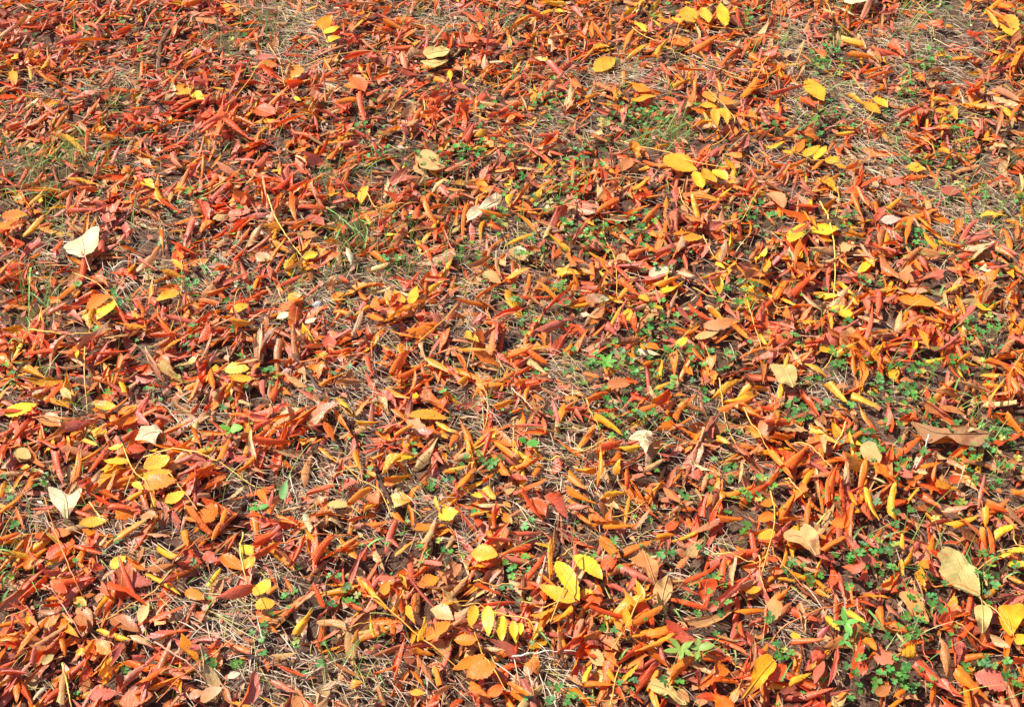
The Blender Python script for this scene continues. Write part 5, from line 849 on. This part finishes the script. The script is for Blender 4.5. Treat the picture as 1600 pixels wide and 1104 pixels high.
# grass
def blades(P0, L, wd, yaw, lean, c, soup, nseg=5):
    n = len(P0); t = np.linspace(0, 1, nseg+1)
    a = lean[:, None]*(.4+.9*t[None])          # angle from the vertical, growing towards the tip
    st = L[:, None]/nseg; hx = np.concatenate([np.zeros((n, 1)), np.cumsum(np.sin(a[:, 1:])*st, 1)], 1); hz = np.concatenate([np.zeros((n, 1)), np.cumsum(np.cos(a[:, 1:])*st, 1)], 1)
    cx, sx = np.cos(yaw)[:, None], np.sin(yaw)[:, None]; P = np.stack([P0[:, 0:1]+hx*cx, P0[:, 1:2]+hx*sx, P0[:, 2:3]+hz], 2)
    pr = (1-t**1.8)*.96+.04; Vv = []
    for k, up in ((-.5, .12), (0, 0), (.5, .12)):
        o = np.stack([-sx*wd[:, None]*k*pr, cx*wd[:, None]*k*pr, wd[:, None]*up*pr], 2); Vv.append(P+o)
    V = np.stack(Vv, 2).reshape(-1, 3); f = grid_faces(nseg+1, 3); m = (nseg+1)*3
    soup.add(V, (np.arange(n)[:, None, None]*m+f[None]).reshape(-1, 4), np.repeat(c, m, 0))
grass = Soup(); x, y, px, py = sow(90000); d = dens(BG, px, py); tuft = np.sin(x*90+3*np.sin(y*60))*np.sin(y*83+1) > -.15
ok = (R.uniform(0, 1, len(x)) < np.clip(d*d*.9, 0, 1)*np.where(tuft, 1, .5)+.02); x, y = x[ok], y[ok]; n = len(x)
c = np.array((.15, .31, .06))[None]*R.uniform(.6, 1.6, (n, 1))*R.uniform((.7, .9, .6), (1.7, 1.1, 1.4), (n, 3)); c = np.where((R.uniform(0, 1, n) < .16)[:, None], np.array((.55, .47, .22)), c)
yaw0 = 6.28*np.sin(x*9+y*7)+R.normal(0, 1.1, n)
blades(np.column_stack([x, y, gz(x, y)]), R.uniform(.03, .095, n), R.uniform(.0010, .0022, n), yaw0, R.uniform(.25, 1.25, n), c, grass)
for off, txt in BLADES.items():          # the single blades one can make out
    for it in txt.split(';'):
        P = pts(it, off); G = catmull(np.array([g2(*p) for p in P]), 9); z = hat(G[:, 0], G[:, 1]).astype(float).mean()+.006+.012*np.sin(np.linspace(.2, 2.9, 9))
        T = np.gradient(G, axis=0); T /= np.linalg.norm(T, axis=1)[:, None]; N = np.column_stack([-T[:, 1], T[:, 0]]); w = U(.0012, .0022)*np.linspace(1, .15, 9)[:, None]
        V = np.stack([np.column_stack([G-N*w, z+.0006]), np.column_stack([G, z]), np.column_stack([G+N*w, z+.0006])], 1).reshape(-1, 3)
        grass.add(V, grid_faces(9, 3), np.array((.22, .42, .10))*U(.7, 1.25))
tag(grass.build("grass", M_grass), "tufts of short green grass showing through the leaves", "grass", kind="stuff")
# seedlings
def seedling(px_, py_, label, leaves, col, height=.03):
    q = g2(px_, py_, .03); z0 = float(gz(*q)); top = max(z0+height, float(hat(*q)[0])+.006)
    root = empty("seedling", (*q, z0)); tag(root, label, "seedling", "green seedlings growing through the leaves")
    P = catmull(np.array(((q[0]+.004, q[1]+.002, z0-.002), (q[0]+.002, q[1], (z0+top)/2), (q[0], q[1], top))), 7); V, F = tube(P, .0008, 6)
    mesh_obj("stem", V, F, M_green, (.2, .32, .08), None, None, root, loc=(*q, z0))
    for a, L, w, el in leaves:
        V, uv = make_leaf(L, w, 'f', 13, 9); V = V-V[V[:, 0].argmin()]; nrm = 1
        V = V@rotm('y', -el).T@rotm('z', a).T+(q[0], q[1], top)
        mesh_obj("leaf", V, FACES[(13, 9)], M_green, np.array(col)*U(.8, 1.2), None, uv, root, loc=(*q, top))
seedling(1320, 976, "light green seedling with four narrow leaves in a cross, at lower right", [(1.6, .022, .008, .35), (3.2, .020, .008, .2), (0, .018, .008, .2), (-1.5, .024, .009, .1)], (.16, .40, .07))
seedling(1318, 1003, "smaller green seedling just below the cross-shaped one", [(1.0, .014, .006, .3), (3.9, .014, .006, .2), (5.3, .015, .006, .2)], (.14, .36, .07))
seedling(1064, 1012, "yellow-green seedling with pointed lobed leaves beside a large orange leaf", [(.5, .020, .008, .3), (2.4, .022, .008, .3), (3.3, .024, .008, .1), (4.6, .018, .007, .1), (5.6, .02, .008, .1)], (.30, .44, .08))
seedling(1092, 1010, "yellow-green seedling with cupped leaves over the tip of an orange leaf", [(.1, .022, .012, .3), (1.6, .016, .009, .3), (3.0, .014, .008, .2), (4.4, .018, .008, 0)], (.32, .46, .1))
seedling(360, 676, "bright green seedling with round glossy leaves at the left", [(0, .022, .015, .2), (2.9, .018, .012, .3), (4.5, .012, .008, .2)], (.2, .5, .06))
seedling(822, 692, "dark glossy green oval leaf pair on straw near the centre", [(-.2, .022, .015, .15), (2.6, .014, .012, .3)], (.1, .34, .04))
seedling(441, 778, "single pointed green leaf standing among red curls", [(1.4, .030, .013, .5)], (.25, .5, .16))
seedling(404, 794, "small bright green leaf flat beside an amber leaf", [(.3, .016, .010, .2), (3.3, .014, .009, .2)], (.15, .45, .08))
seedling(947, 568, "leafy green weed with toothed leaves above the clover", [(k*1.05, .020, .008, .25) for k in range(6)], (.17, .42, .06))
seedling(1308, 82, "small spiky green grass-like weed near the top", [(1.2+k*.35, .028, .003, .9) for k in range(4)], (.2, .4, .08))
print("objects", len(bpy.data.objects))
